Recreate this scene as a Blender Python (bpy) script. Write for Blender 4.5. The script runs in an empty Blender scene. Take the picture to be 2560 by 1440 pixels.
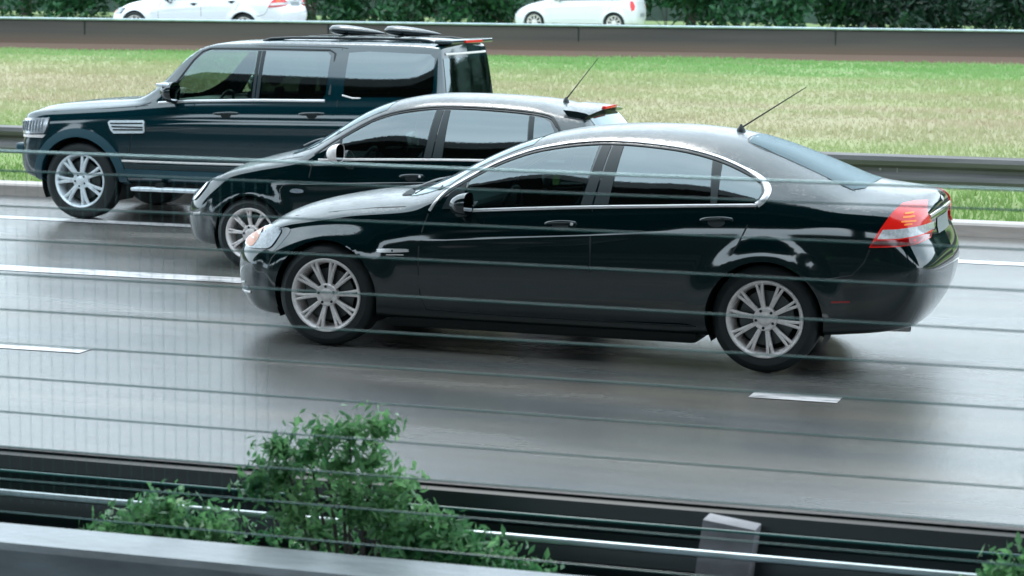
import bpy, bmesh, math, random
import numpy as np
from mathutils import Vector, Matrix
from mathutils.bvhtree import BVHTree
random.seed(7); rng = np.random.default_rng(7)
R = math.radians; PI = math.pi
scn = bpy.context.scene
COL = scn.collection

# ------------------------------------------------------------------ materials
def newmat(name):
    m = bpy.data.materials.new(name); m.use_nodes = True
    nt = m.node_tree; nt.nodes.clear()
    out = nt.nodes.new('ShaderNodeOutputMaterial')
    return m, nt, out
def nd(nt, typ, **kw):
    n = nt.nodes.new(typ)
    for k, v in kw.items():
        if k.startswith('i_'):
            n.inputs[k[2:].replace('_', ' ')].default_value = v
        else: setattr(n, k, v)
    return n
def coords(nt, scale=(1, 1, 1), obj=True):
    t = nd(nt, 'ShaderNodeTexCoord'); mp = nd(nt, 'ShaderNodeMapping')
    mp.inputs['Scale'].default_value = scale
    nt.links.new(t.outputs['Object' if obj else 'Generated'], mp.inputs['Vector'])
    return mp.outputs['Vector']
def noise(nt, vec, scale, detail=4, rough=.55, dist=0):
    n = nd(nt, 'ShaderNodeTexNoise'); n.inputs['Scale'].default_value = scale
    n.inputs['Detail'].default_value = detail; n.inputs['Roughness'].default_value = rough
    n.inputs['Distortion'].default_value = dist
    nt.links.new(vec, n.inputs['Vector']); return n.outputs['Fac']
def ramp(nt, fac, stops):
    r = nd(nt, 'ShaderNodeValToRGB'); e = r.color_ramp.elements
    while len(e) < len(stops): e.new(.5)
    for el, (p, c) in zip(e, stops):
        el.position = p; el.color = (c if len(c) == 4 else (*c, 1)) if hasattr(c, '__len__') else (c, c, c, 1)
    nt.links.new(fac, r.inputs['Fac']); return r.outputs['Color']
def mix(nt, fac, a, b, mode='MIX'):
    m = nd(nt, 'ShaderNodeMix', data_type='RGBA', blend_type=mode)
    for sock, v in ((m.inputs['Factor'], fac), (m.inputs[6], a), (m.inputs[7], b)):
        if hasattr(v, 'links') or hasattr(v, 'node'): nt.links.new(v, sock)
        else: sock.default_value = v if not hasattr(v, '__len__') or len(v) == 4 else (*v, 1)
    return m.outputs[2]
def bump(nt, h, strength, dist=.01):
    b = nd(nt, 'ShaderNodeBump'); b.inputs['Strength'].default_value = strength
    b.inputs['Distance'].default_value = dist
    nt.links.new(h, b.inputs['Height']); return b.outputs['Normal']
def pbr(name, col=(.5, .5, .5), rough=.5, metal=0., ior=1.5, coat=0., coatr=.05, var=None, bmp=None, spec=None, emis=None):
    """var=(scale, amount, stretch) colour noise; bmp=(scale, strength, distance)"""
    m, nt, out = newmat(name)
    p = nd(nt, 'ShaderNodeBsdfPrincipled')
    p.inputs['Base Color'].default_value = (*col, 1); p.inputs['Roughness'].default_value = rough
    p.inputs['Metallic'].default_value = metal; p.inputs['IOR'].default_value = ior
    p.inputs['Coat Weight'].default_value = coat; p.inputs['Coat Roughness'].default_value = coatr
    if emis: p.inputs['Emission Color'].default_value = (*emis[0], 1); p.inputs['Emission Strength'].default_value = emis[1]
    if var:
        v = coords(nt, var[2] if len(var) > 2 else (1, 1, 1))
        f = noise(nt, v, var[0], 5, .6)
        a = tuple(c * (1 - var[1]) for c in col); b = tuple(min(1, c * (1 + var[1])) for c in col)
        nt.links.new(ramp(nt, f, [(.3, a), (.7, b)]), p.inputs['Base Color'])
    if bmp:
        v = coords(nt); f = noise(nt, v, bmp[0], 3, .6)
        n = bump(nt, f, bmp[1], bmp[2]); nt.links.new(n, p.inputs['Normal'])
        if coat: nt.links.new(n, p.inputs['Coat Normal'])
    nt.links.new(p.outputs[0], out.inputs[0]); return m

def paint_mat(name, col, drops=1., ior=1.6, rough=.065, flake=0.):
    """wet dark lacquer: mirror-like sides, rain beads on whatever faces the sky"""
    m, nt, out = newmat(name)
    p = nd(nt, 'ShaderNodeBsdfPrincipled'); L = nt.links
    p.inputs['Base Color'].default_value = (*col, 1)
    p.inputs['IOR'].default_value = ior
    v = coords(nt)
    geo = nd(nt, 'ShaderNodeNewGeometry'); sep = nd(nt, 'ShaderNodeSeparateXYZ')
    L.new(geo.outputs['Normal'], sep.inputs[0])
    up = nd(nt, 'ShaderNodeMapRange'); up.inputs['From Min'].default_value = .55; up.inputs['From Max'].default_value = .92
    L.new(sep.outputs['Z'], up.inputs['Value'])
    vor = nd(nt, 'ShaderNodeTexVoronoi'); vor.inputs['Scale'].default_value = 88; L.new(v, vor.inputs['Vector'])
    big = noise(nt, v, 9, 4, .6)
    fine = noise(nt, v, 160, 2, .5)
    bead = ramp(nt, vor.outputs['Distance'], [(.10, 1.), (.42, 0.)])
    hm = nd(nt, 'ShaderNodeMath', operation='MULTIPLY'); L.new(bead, hm.inputs[0]); L.new(ramp(nt, big, [(.40, .15), (.62, 1.)]), hm.inputs[1])
    hs = nd(nt, 'ShaderNodeMath', operation='MULTIPLY'); L.new(hm.outputs[0], hs.inputs[0]); L.new(up.outputs[0], hs.inputs[1])
    b1 = nd(nt, 'ShaderNodeBump'); b1.inputs['Strength'].default_value = .9 * drops; b1.inputs['Distance'].default_value = .003
    L.new(hs.outputs[0], b1.inputs['Height'])
    L.new(b1.outputs[0], p.inputs['Normal'])
    rg = nd(nt, 'ShaderNodeMapRange'); rg.inputs['To Min'].default_value = rough; rg.inputs['To Max'].default_value = .26
    m2 = nd(nt, 'ShaderNodeMath', operation='MULTIPLY'); L.new(up.outputs[0], m2.inputs[0]); L.new(ramp(nt, big, [(.3, .5), (.7, 1.)]), m2.inputs[1])
    m3 = nd(nt, 'ShaderNodeMath', operation='MULTIPLY'); L.new(m2.outputs[0], m3.inputs[0]); m3.inputs[1].default_value = drops
    spo = nd(nt, 'ShaderNodeSeparateXYZ'); L.new(v, spo.inputs[0])
    dz = nd(nt, 'ShaderNodeMapRange'); dz.inputs['From Min'].default_value = .62; dz.inputs['From Max'].default_value = .18; L.new(spo.outputs['Z'], dz.inputs['Value'])
    grime = noise(nt, coords(nt, (1, 1, 2.5)), 7, 6, .7)
    dg = nd(nt, 'ShaderNodeMath', operation='MULTIPLY'); L.new(dz.outputs[0], dg.inputs[0]); L.new(ramp(nt, grime, [(.35, .1), (.7, .45)]), dg.inputs[1])
    L.new(mix(nt, dg.outputs[0], (*col, 1), tuple(c + .004 for c in col)), p.inputs['Base Color'])
    sm = nd(nt, 'ShaderNodeMath', operation='MAXIMUM'); L.new(m3.outputs[0], sm.inputs[0]); L.new(dg.outputs[0], sm.inputs[1])
    L.new(sm.outputs[0], rg.inputs['Value']); L.new(rg.outputs[0], p.inputs['Roughness'])
    L.new(p.outputs[0], out.inputs[0]); return m

def glass_mat(name, tint=(.03, .05, .05), ior=2.1, rough=.01, gc=(.86, .97, 1., 1), bs=.05, sc=60):
    """tinted safety glass: mirror reflection by Fresnel over a dark see-through film"""
    m, nt, out = newmat(name); L = nt.links
    t = nd(nt, 'ShaderNodeBsdfTransparent'); t.inputs[0].default_value = (*tint, 1)
    g = nd(nt, 'ShaderNodeBsdfGlossy'); g.inputs['Color'].default_value = gc; g.inputs['Roughness'].default_value = rough
    lw = nd(nt, 'ShaderNodeLayerWeight'); f0 = ((ior - 1) / (ior + 1)) ** 2
    pw = nd(nt, 'ShaderNodeMath', operation='POWER'); L.new(lw.outputs['Facing'], pw.inputs[0]); pw.inputs[1].default_value = 5.
    lw.inputs['Blend'].default_value = .5
    f = nd(nt, 'ShaderNodeMath', operation='MULTIPLY_ADD'); L.new(pw.outputs[0], f.inputs[0]); f.inputs[1].default_value = 1 - f0; f.inputs[2].default_value = f0
    v = coords(nt); h = noise(nt, v, sc, 3, .6); n = bump(nt, h, bs, .002)
    L.new(n, g.inputs['Normal'])
    mx = nd(nt, 'ShaderNodeMixShader'); L.new(f.outputs[0], mx.inputs[0]); L.new(t.outputs[0], mx.inputs[1]); L.new(g.outputs[0], mx.inputs[2])
    L.new(mx.outputs[0], out.inputs[0]); return m

M = {}
M['black'] = paint_mat('wet_black_paint', (.0005, .0085, .0100), 1., 1.85)
M['black2'] = paint_mat('black_paint', (.0005, .0085, .0100), .5, 1.9)
M['teal'] = paint_mat('dark_teal_paint', (.0008, .020, .027), .35, 1.9)
M['white'] = pbr('white_paint', (.78, .78, .80), .12, coat=.6)
M['glass'] = glass_mat('tinted_glass', ior=2.5)
M['wetglass'] = glass_mat('beaded_rear_glass', (.03, .05, .05), 1.9, .12, (.42, .52, .56, 1), .8, 130)
M['glass1'] = glass_mat('front_door_glass', (.24, .32, .31), ior=2.35)
M['glass2'] = glass_mat('light_glass', (.42, .54, .47), 2.2)
M['screen'] = glass_mat('windscreen_glass', (.10, .16, .16), 1.7, .03)
M['chrome'] = pbr('polished_trim', (.86, .83, .83), .28, .75)
M['alloy'] = pbr('alloy', (.86, .80, .78), .5, .35, var=(40, .12))
M['alloy_bright'] = pbr('bright_alloy', (.82, .88, .92), .4, .4, var=(30, .1))
M['tyre'] = pbr('tyre_rubber', (.009, .014, .015), .55, var=(60, .3), bmp=(120, .3, .003))
M['rubber'] = pbr('black_rubber', (.004, .009, .010), .4)
M['plastic'] = pbr('dark_plastic', (.006, .015, .017), .38, var=(80, .2), bmp=(300, .15, .001))
M['flare'] = pbr('teal_plastic', (.02, .065, .085), .32)
M['dark'] = pbr('underbody', (.003, .006, .006), .8)
M['seat'] = pbr('seat_cloth', (.012, .02, .022), .8, var=(50, .3))
M['disc'] = pbr('brake_disc', (.10, .11, .11), .4, 1.)
M['red'] = pbr('red_lens', (.62, .008, .006), .2, coat=.5, coatr=.08, emis=((.9, .025, .012), .22))
M['reddark'] = pbr('dark_red_lens', (.30, .004, .006), .1, coat=1.)
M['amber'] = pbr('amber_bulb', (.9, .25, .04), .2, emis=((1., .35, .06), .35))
M['clear'] = pbr('clear_lens', (.24, .27, .30), .12, coat=1., var=(45, .35))
M['lampbowl'] = pbr('lamp_reflector', (.75, .77, .80), .2, .7, var=(25, .25))
M['lens_white'] = pbr('white_lens', (.62, .62, .63), .15, coat=1., var=(45, .3))
M['peach'] = pbr('indicator_lens', (.62, .24, .13), .3)
M['shell'] = pbr('mirror_glass', (.6, .65, .68), .03, 1.)
M['plate'] = pbr('number_plate', (.30, .32, .33), .35, var=(60, .15))
M['skin'] = pbr('skin', (.30, .14, .10), .5)
M['cloth'] = pbr('shirt', (.03, .07, .10), .8)

# ------------------------------------------------------------------ object helpers
def link(name, me, parent=None, mat=None, smooth=True):
    o = bpy.data.objects.new(name, me); COL.objects.link(o)
    if parent is not None: o.parent = parent
    if mat is not None and not me.materials: me.materials.append(mat)
    if smooth:
        me.polygons.foreach_set('use_smooth', [True] * len(me.polygons))
    return o
def mesh(name, verts, faces, mat=None, parent=None, smooth=True, auto=None):
    me = bpy.data.meshes.new(name); me.from_pydata([tuple(map(float, v)) for v in verts], [], faces); me.update()
    o = link(name, me, parent, mat, smooth)
    if auto is not None: me.set_sharp_from_angle(angle=R(auto))
    return o
def empty(name, loc=(0, 0, 0), rz=0.):
    o = bpy.data.objects.new(name, None); COL.objects.link(o); o.location = loc; o.rotation_euler = (0, 0, rz)
    o.empty_display_size = .2; return o
def tag(o, label, cat, group=None, kind=None):
    if label: o['label'] = label
    if cat: o['category'] = cat
    if group: o['group'] = group
    if kind: o['kind'] = kind
    return o
class MB:
    def __init__(s): s.v = []; s.f = []
    def add(s, v, f):
        n = len(s.v); s.v += [tuple(p) for p in v]; s.f += [tuple(i + n for i in q) for q in f]; return s
    def box(s, c, d, rot=None, taper=1.):
        x, y, z = (q / 2 for q in d)
        P = [Vector((sx * x * (taper if sz > 0 else 1), sy * y * (taper if sz > 0 else 1), sz * z)) for sz in (-1, 1) for sy in (-1, 1) for sx in (-1, 1)]
        if rot is not None: P = [rot @ p for p in P]
        P = [p + Vector(c) for p in P]
        return s.add(P, [(0, 2, 3, 1), (4, 5, 7, 6), (0, 1, 5, 4), (2, 6, 7, 3), (0, 4, 6, 2), (1, 3, 7, 5)])
    def tube(s, pts, r, n=8, cap=True, closed=False, flat=None):
        """flat=(normals, k): squash the section along the normals by k"""
        pts = [Vector(p) for p in pts]; N = len(pts); rings = []
        for i, p in enumerate(pts):
            a = pts[(i - 1) % N] if (closed or i > 0) else p; b = pts[(i + 1) % N] if (closed or i < N - 1) else p
            t = (b - a).normalized()
            if flat: u = Vector(flat[0][i]); u = (u - t * u.dot(t)).normalized(); k = flat[1]
            else:
                u = Vector((0, 0, 1)) if abs(t.z) < .9 else Vector((0, 1, 0)); u = (u - t * u.dot(t)).normalized(); k = 1
            w = t.cross(u)
            rr = r[i] if hasattr(r, '__len__') else r
            rings.append([p + (u * math.sin(2 * PI * j / n) * k + w * math.cos(2 * PI * j / n)) * rr for j in range(n)])
        V = [q for g in rings for q in g]; F = []
        for i in range(N if closed else N - 1):
            for j in range(n):
                F.append((i * n + j, i * n + (j + 1) % n, ((i + 1) % N) * n + (j + 1) % n, ((i + 1) % N) * n + j))
        if cap and not closed: F += [tuple(reversed(range(n))), tuple(range((N - 1) * n, N * n))]
        return s.add(V, F)
    def lathe(s, prof, n=48, axis='y', c=(0, 0, 0), a0=0., a1=2 * PI):
        """prof: (axial, radius) pairs"""
        full = abs(a1 - a0 - 2 * PI) < 1e-6; m = n if full else n + 1
        V = []
        for a, r in prof:
            for k in range(m):
                t = a0 + (a1 - a0) * k / n
                V.append(Vector((c[0] + r * math.cos(t), c[1] + a, c[2] + r * math.sin(t))) if axis == 'y' else Vector((c[0] + r * math.cos(t), c[1] + r * math.sin(t), c[2] + a)))
        F = []
        for i in range(len(prof) - 1):
            for k in range(n):
                k2 = (k + 1) % m if full else k + 1
                F.append((i * m + k, i * m + k2, (i + 1) * m + k2, (i + 1) * m + k))
        return s.add(V, F)
    def build(s, name, mat, parent=None, smooth=True, auto=30, loc=None):
        o = mesh(name, s.v, s.f, mat, parent, smooth, auto)
        bm = bmesh.new(); bm.from_mesh(o.data); bmesh.ops.recalc_face_normals(bm, faces=bm.faces); bm.to_mesh(o.data); bm.free()
        if loc: o.location = loc
        return o
def bevel(o, w, seg=2):
    bm = bmesh.new(); bm.from_mesh(o.data)
    bmesh.ops.bevel(bm, geom=bm.edges[:] , offset=w, segments=seg, affect='EDGES', profile=.6, clamp_overlap=True)
    bm.to_mesh(o.data); bm.free()
    o.data.polygons.foreach_set('use_smooth', [True] * len(o.data.polygons)); o.data.set_sharp_from_angle(angle=R(35)); return o

# ------------------------------------------------------------------ smooth loft
def pch(x, pts):
    """monotone cubic through (x, value) points"""
    X = np.array([p[0] for p in pts], float); Y = np.array([p[1] for p in pts], float)
    x = np.clip(np.asarray(x, float), X[0], X[-1]); h = np.diff(X); d = np.diff(Y) / h; m = np.zeros(len(X))
    for i in range(1, len(X) - 1):
        if d[i - 1] * d[i] > 0:
            w1, w2 = 2 * h[i] + h[i - 1], h[i] + 2 * h[i - 1]; m[i] = (w1 + w2) / (w1 / d[i - 1] + w2 / d[i])
    m[0], m[-1] = d[0], d[-1]
    i = np.clip(np.searchsorted(X, x, side='right') - 1, 0, len(h) - 1); t = (x - X[i]) / h[i]
    return ((2 * t**3 - 3 * t**2 + 1) * Y[i] + (t**3 - 2 * t**2 + t) * h[i] * m[i] + (-2 * t**3 + 3 * t**2) * Y[i + 1] + (t**3 - t**2) * h[i] * m[i + 1])
def bs_eval(P, n, closed):
    """uniform cubic B-spline along axis 0; n samples per span"""
    if not closed: P = np.concatenate([P[:1], P[:1], P, P[-1:], P[-1:]], 0)
    else: P = np.concatenate([P[-1:], P, P[:2]], 0)
    out = []; der = []
    for i in range(len(P) - 3):
        for k in range(n + (1 if (not closed and i == len(P) - 4) else 0)):
            t = k / n
            b = np.array([(1 - t)**3, 3 * t**3 - 6 * t**2 + 4, -3 * t**3 + 3 * t**2 + 3 * t + 1, t**3]) / 6
            d = np.array([-3 * (1 - t)**2, 9 * t**2 - 12 * t, -9 * t**2 + 6 * t + 3, 3 * t**2]) / 6
            out.append(np.tensordot(b, P[i:i + 4], 1)); der.append(np.tensordot(d, P[i:i + 4], 1))
    return np.array(out), np.array(der)

def inside(poly, x, y):
    c = False; n = len(poly)
    for i in range(n):
        x1, y1 = poly[i]; x2, y2 = poly[(i + 1) % n]
        if (y1 > y) != (y2 > y) and x < (x2 - x1) * (y - y1) / (y2 - y1) + x1: c = not c
    return c
def nearest(poly, x, y):
    best = (1e9, x, y); n = len(poly)
    for i in range(n):
        x1, y1 = poly[i]; x2, y2 = poly[(i + 1) % n]; dx, dy = x2 - x1, y2 - y1; L = dx * dx + dy * dy + 1e-12
        t = max(0, min(1, ((x - x1) * dx + (y - y1) * dy) / L)); px, py = x1 + t * dx, y1 + t * dy
        d = math.hypot(px - x, py - y)
        if d < best[0]: best = (d, px, py)
    return best
def spline2(pts, n=6, closed=False):
    """Catmull-Rom through 2D/3D points"""
    P = [np.array(p, float) for p in pts]; out = []; N = len(P)
    rngi = range(N if closed else N - 1)
    for i in rngi:
        a, b, c, d = (P[(i - 1) % N] if closed or i > 0 else P[0]), P[i], P[(i + 1) % N], (P[(i + 2) % N] if closed or i < N - 2 else P[-1])
        for k in range(n):
            t = k / n; out.append(tuple(.5 * ((2 * b) + (-a + c) * t + (2 * a - 5 * b + 4 * c - d) * t * t + (-a + 3 * b - 3 * c + d) * t**3)))
    if not closed: out.append(tuple(P[-1]))
    return out
def shrink(poly, d):
    """move polygon points inwards by d"""
    n = len(poly); A = sum(poly[i][0] * poly[(i + 1) % n][1] - poly[(i + 1) % n][0] * poly[i][1] for i in range(n)); s = 1 if A > 0 else -1; out = []
    for i in range(n):
        a, b, c = Vector(poly[i - 1]), Vector(poly[i]), Vector(poly[(i + 1) % n])
        e1 = (b - a); e2 = (c - b)
        n1 = Vector((-e1.y, e1.x)).normalized() * s if e1.length > 1e-9 else Vector((0, 0)); n2 = Vector((-e2.y, e2.x)).normalized() * s if e2.length > 1e-9 else n1
        m = n1 + n2; m = m / max(.5, m.dot(n1) if m.length else 1)
        out.append(tuple(b + m * d))
    return out

class Shell:
    """car body surface from curves of x, and everything that is laid on it"""
    def __init__(s, S):
        s.S = S
        st = np.array(S['stations'], float); n = len(st)
        f = lambda k: pch(st, S[k])
        w, zb, zbelt, yin, zr, zt = f('w'), f('zb'), f('belt'), f('inset'), f('rail'), f('top')
        yrf = S['ysec']
        wmax = max(w); fr = w / wmax
        rows = []
        fracs = S.get('fracs', [(.03, .05), (.20, .016), (.42, 0), (.62, .002), (.80, .012), (.93, .045)])
        yb = np.maximum(w - yin * fr, 0)
        rows.append((0 * w, zb)); rows.append((w - .16 * fr, zb))
        shm = f('shoulder') if 'shoulder' in S else 1.
        for q, dy in fracs: rows.append((w - dy * fr * (shm if q > .7 else 1.), zb + q * (zbelt - zb)))
        rows.append((yb, zbelt)); 
        yr = np.minimum(np.interp(zr, yrf[0], yrf[1]), yb * .98) if True else 0
        yr = np.where(st < S['cowl'], f('hoody') * fr, yr); yr = np.where(st > S['deck'], f('decky') * fr, yr)
        yr = np.minimum(yr, yb * .96)
        # keep rail row ordered where curves meet
        gh = np.clip((zr - zbelt) / .4, 0, 1) * fr
        rows.append((yb + (yr - yb) * .5 + S.get('bulge', .022) * gh, zbelt + (zr - zbelt) * .5))
        rows.append((yr, zr))
        if S.get('sharp'): rows.append((yr - .045 * fr, zr + (zt - zr) * .45))
        rows.append((yr * .66, zr + (zt - zr) * .72)); rows.append((yr * .3, zr + (zt - zr) * .96)); rows.append((0 * w, zt))
        K = len(rows); Y = np.array([r[0] for r in rows]).T; Z = np.array([r[1] for r in rows]).T
        X = np.repeat(st[:, None], K, 1)
        # nose and tail lean by height, windscreen / rear glass bow by width
        lf = np.clip((S['nose_fade'] - st) / (S['nose_fade'] - st[0]), 0, 1)[:, None]; lb = np.clip((st - S['tail_fade']) / (st[-1] - S['tail_fade']), 0, 1)[:, None]
        X = X + pch(Z, S['nose_lean']) * lf**1.0 - pch(Z, S['tail_lean']) * lb**1.0
        half = np.stack([X, -Y, Z], 2)                       # near side (-y)
        ring = np.concatenate([half, (half * np.array([1, -1, 1]))[:, 1:-1][:, ::-1]], 1)
        A, _ = bs_eval(ring, S.get('ni', 5), False)
        At = np.transpose(A, (1, 0, 2)); B, dB = bs_eval(At, S.get('nj', 5), True)
        G = np.transpose(B, (1, 0, 2)); nu, nv = G.shape[:2]
        du = np.gradient(G, axis=0); dv = np.roll(G, -1, 1) - np.roll(G, 1, 1)
        N = np.cross(du, dv); ln = np.linalg.norm(N, axis=2, keepdims=True); N = N / np.maximum(ln, 1e-12)
        V = G.reshape(-1, 3); NN = N.reshape(-1, 3)
        # orient outwards
        ctr = np.array([V[:, 0].mean(), 0, .7]);
        if ((V - ctr) * NN).sum() < 0: NN = -NN
        # wheel arch flares
        for (ax, az, ra) in S['arches']:
            d = np.hypot(V[:, 0] - ax, V[:, 2] - az); fw, fh = S['flare']
            t = np.clip((d - ra) / fw, 0, 1); k = (1 - t)**2 * (1 + 2 * t) * fh * (np.abs(V[:, 1]) > .55) * np.clip((V[:, 2] - .18) / .1, 0, 1)
            k = k * np.where(d < ra, 1, 1); V[:, 1] += np.sign(V[:, 1]) * k
        if 'crease' in S:
            for (x0, z0, x1, z1, amp, sg) in S['crease']:
                zc = z0 + (V[:, 0] - x0) / (x1 - x0) * (z1 - z0); inx = np.clip((V[:, 0] - x0) / .25, 0, 1) * np.clip((x1 - V[:, 0]) / .5, 0, 1)
                dz = V[:, 2] - zc; V[:, 1] += np.sign(V[:, 1]) * amp * inx * np.exp(-(dz / sg)**2) * (np.abs(V[:, 1]) > .55)
        V = V.reshape(nu, nv, 3); du = np.gradient(V, axis=0); dv = np.roll(V, -1, 1) - np.roll(V, 1, 1)
        N = np.cross(du, dv); ln = np.linalg.norm(N, axis=2, keepdims=True); N2 = (N / np.maximum(ln, 1e-12)).reshape(-1, 3)
        if ((V.reshape(-1, 3) - ctr) * N2).sum() < 0: N2 = -N2
        bad = (ln.reshape(-1) < 1e-9); N2[bad] = NN[bad]
        s.V = V.reshape(-1, 3); s.N = N2; s.F = []
        for i in range(nu - 1):
            for j in range(nv):
                q = (i * nv + j, i * nv + (j + 1) % nv, (i + 1) * nv + (j + 1) % nv, (i + 1) * nv + j)
                s.F.append(q)
        s.F = np.array(s.F)
        s.bvh = BVHTree.FromPolygons([tuple(v) for v in s.V], [tuple(map(int, q)) for q in s.F])
    def hit(s, x, z, side):
        h = s.bvh.ray_cast(Vector((x, side * 3, z)), Vector((0, -side, 0)))
        if h[0] is None:
            h = s.bvh.find_nearest(Vector((x, side * .8, z))); 
        n = h[1]; p = h[0]
        if n.y * side < 0: n = -n
        return p, n
    def hit_dir(s, o, d):
        h = s.bvh.ray_cast(Vector(o), Vector(d))
        if h[0] is None: h = s.bvh.find_nearest(Vector(o) + Vector(d) * 2.5)
        n = h[1]
        if n.dot(Vector(d)) > 0: n = -n
        return h[0], n
    def patch(s, name, poly, mat, parent, side=-1, off=.003, cell=.05, frame=None, thick=0.):
        """polygon laid on the body. side view (x,z) by default, or frame=(origin,u,v,dir)"""
        bm = bmesh.new(); vs = [bm.verts.new((p[0], p[1], 0)) for p in poly]; bm.faces.new(vs)
        xs = [p[0] for p in poly]; ys = [p[1] for p in poly]
        x = math.floor(min(xs) / cell) * cell + cell
        while x < max(xs):
            bmesh.ops.bisect_plane(bm, geom=bm.verts[:] + bm.edges[:] + bm.faces[:], plane_co=(x, 0, 0), plane_no=(1, 0, 0)); x += cell
        y = math.floor(min(ys) / cell) * cell + cell
        while y < max(ys):
            bmesh.ops.bisect_plane(bm, geom=bm.verts[:] + bm.edges[:] + bm.faces[:], plane_co=(0, y, 0), plane_no=(0, 1, 0)); y += cell
        nrm = []
        for v in bm.verts:
            if frame is None: p, n = s.hit(v.co.x, v.co.y, side)
            else:
                o, u, w, d = (Vector(q) for q in frame); p, n = s.hit_dir(o + u * v.co.x + w * v.co.y, d)
            v.co = p + n * off; nrm.append(n)
        if thick:
            bm.verts.ensure_lookup_table()
            r = bmesh.ops.extrude_face_region(bm, geom=bm.faces[:])
            for v in [g for g in r['geom'] if isinstance(g, bmesh.types.BMVert)]:
                if frame is None: p, n = s.hit(v.co.x, v.co.z, side)
                else: n = -Vector(frame[3])
                v.co += n * thick
        bmesh.ops.recalc_face_normals(bm, faces=bm.faces)
        me = bpy.data.meshes.new(name); 
        # faces outwards
        c = sum((f.normal * f.calc_area() for f in bm.faces), Vector()); ref = Vector((0, side, 0)) if frame is None else -Vector(frame[3])
        if not thick and c.dot(ref) < 0: bmesh.ops.reverse_faces(bm, faces=bm.faces)
        bm.to_mesh(me); bm.free(); o = link(name, me, parent, mat); me.set_sharp_from_angle(angle=R(40)); return o
    def strip(s, name, pts, r, mat, parent, side=-1, k=.5, off=0., closed=False, n=8, frame=None):
        P = []; Nn = []
        for q in pts:
            if frame is None: p, nn = s.hit(q[0], q[1], side)
            else:
                o, u, w, d = (Vector(t) for t in frame); p, nn = s.hit_dir(o + u * q[0] + w * q[1], d)
            P.append(p + nn * off); Nn.append(nn)
        mb = MB(); mb.tube(P, r, n, True, closed, (Nn, k)); return mb.build(name, mat, parent)
    def split(s, parent, regions, default='body', mat=None, snap=.03):
        """regions: (name, test(c)->bool, polys or None, axis) ; name None = hole"""
        C = s.V[s.F].mean(1); reg = np.full(len(s.F), -1)
        for k, r in enumerate(regions):
            ok = reg == -1
            if r.get('poly') and r.get('axis', 'side') == 'side':
                q = np.array(r['poly']); ok &= (C[:, 0] > q[:, 0].min()) & (C[:, 0] < q[:, 0].max()) & (C[:, 2] > q[:, 1].min()) & (C[:, 2] < q[:, 1].max())
            elif r.get('circle'):
                cx, cz, ra = r['circle']; ok &= np.hypot(C[:, 0] - cx, C[:, 2] - cz) < ra
            for i in np.nonzero(ok)[0]:
                if r['test'](C[i]): reg[i] = k
        V = s.V.copy()
        # verts on borders -> snap
        vr = [set() for _ in range(len(V))]
        for i, q in enumerate(s.F):
            for v in q: vr[v].add(reg[i])
        for v, st in enumerate(vr):
            if len(st) > 1:
                for k in sorted(st, reverse=False):
                    if k < 0: continue
                    r = regions[k]
                    if r.get('circle'):
                        cx, cz, ra = r['circle']; dx, dz = V[v][0] - cx, V[v][2] - cz; d = math.hypot(dx, dz)
                        if abs(V[v][1]) > .5 and abs(d - ra) < .06: V[v][0] = cx + dx / d * ra; V[v][2] = cz + dz / d * ra
                        break
                    if r.get('poly'):
                        ax = r.get('axis', 'side'); a, b = (0, 2) if ax == 'side' else (0, 1)
                        d, px, py = nearest(r['poly'], V[v][a], V[v][b])
                        if d < snap:
                            if ax == 'side':
                                sd = -1 if V[v][1] < 0 else 1
                                p, n = s.hit(px, py, sd)
                                if abs(p.y - V[v][1]) < .05: V[v] = (px, p.y, py)
                            else:
                                V[v][0] = px; V[v][1] = py
                        break
        objs = {}
        for k in sorted(set(reg.tolist())):
            if k >= 0 and regions[k]['name'] is None: continue
            name = default if k < 0 else regions[k]['name']
            F = s.F[reg == k]; ids = np.unique(F); mp = {int(a): i for i, a in enumerate(ids)}
            vv = V[ids]; ff = [tuple(mp[int(a)] for a in q) for q in F]
            # drop degenerate
            me = bpy.data.meshes.new(name); me.from_pydata([tuple(map(float, p)) for p in vv], [], ff); me.update()
            # orientation
            c = np.zeros(3); f0 = me.polygons[len(me.polygons) // 2]
            o = link(name, me, parent, mat)
            nn = s.N[ids]; dots = sum(me.polygons[i].normal.dot(Vector(nn[me.polygons[i].vertices[0]])) for i in range(0, len(me.polygons), 7))
            if dots < 0: me.flip_normals()
            me.normals_split_custom_set_from_vertices([tuple(map(float, q)) for q in nn])
            objs.setdefault(name, []).append(o)
        return objs

def arch_lip(shell, ax, az, ra, side, mat, parent, y_in=.06, a0=-20, a1=200):
    """folded-in sheet edge of a wheel arch"""
    V = []; F = []; n = 40
    for k in range(n + 1):
        t = R(a0 + (a1 - a0) * k / n); x, z = ax + ra * math.cos(t), az + ra * math.sin(t)
        p, nn = shell.hit(x + .012 * math.cos(t), z + .012 * math.sin(t), side)
        V += [(ax + (ra + .004) * math.cos(t), p.y + side * .001, az + (ra + .004) * math.sin(t)), (x, p.y - side * .006, z), (x, p.y - side * y_in, z)]
        if k: b = 3 * k; F += [(b - 3, b, b + 1, b - 2), (b - 2, b + 1, b + 2, b - 1)]
    return mesh('arch_lip', V, F, mat, parent)
def liner(ax, az, ra, side, yo, yi, parent):
    mb = MB(); n = 30; o = side
    mb.lathe([(o * yo, ra + .01), (o * yi, ra + .01), (o * yi, .05)], n, 'y', (ax, 0, az), R(-25), R(205))
    return mb.build('wheel_well', M['dark'], parent)

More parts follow.
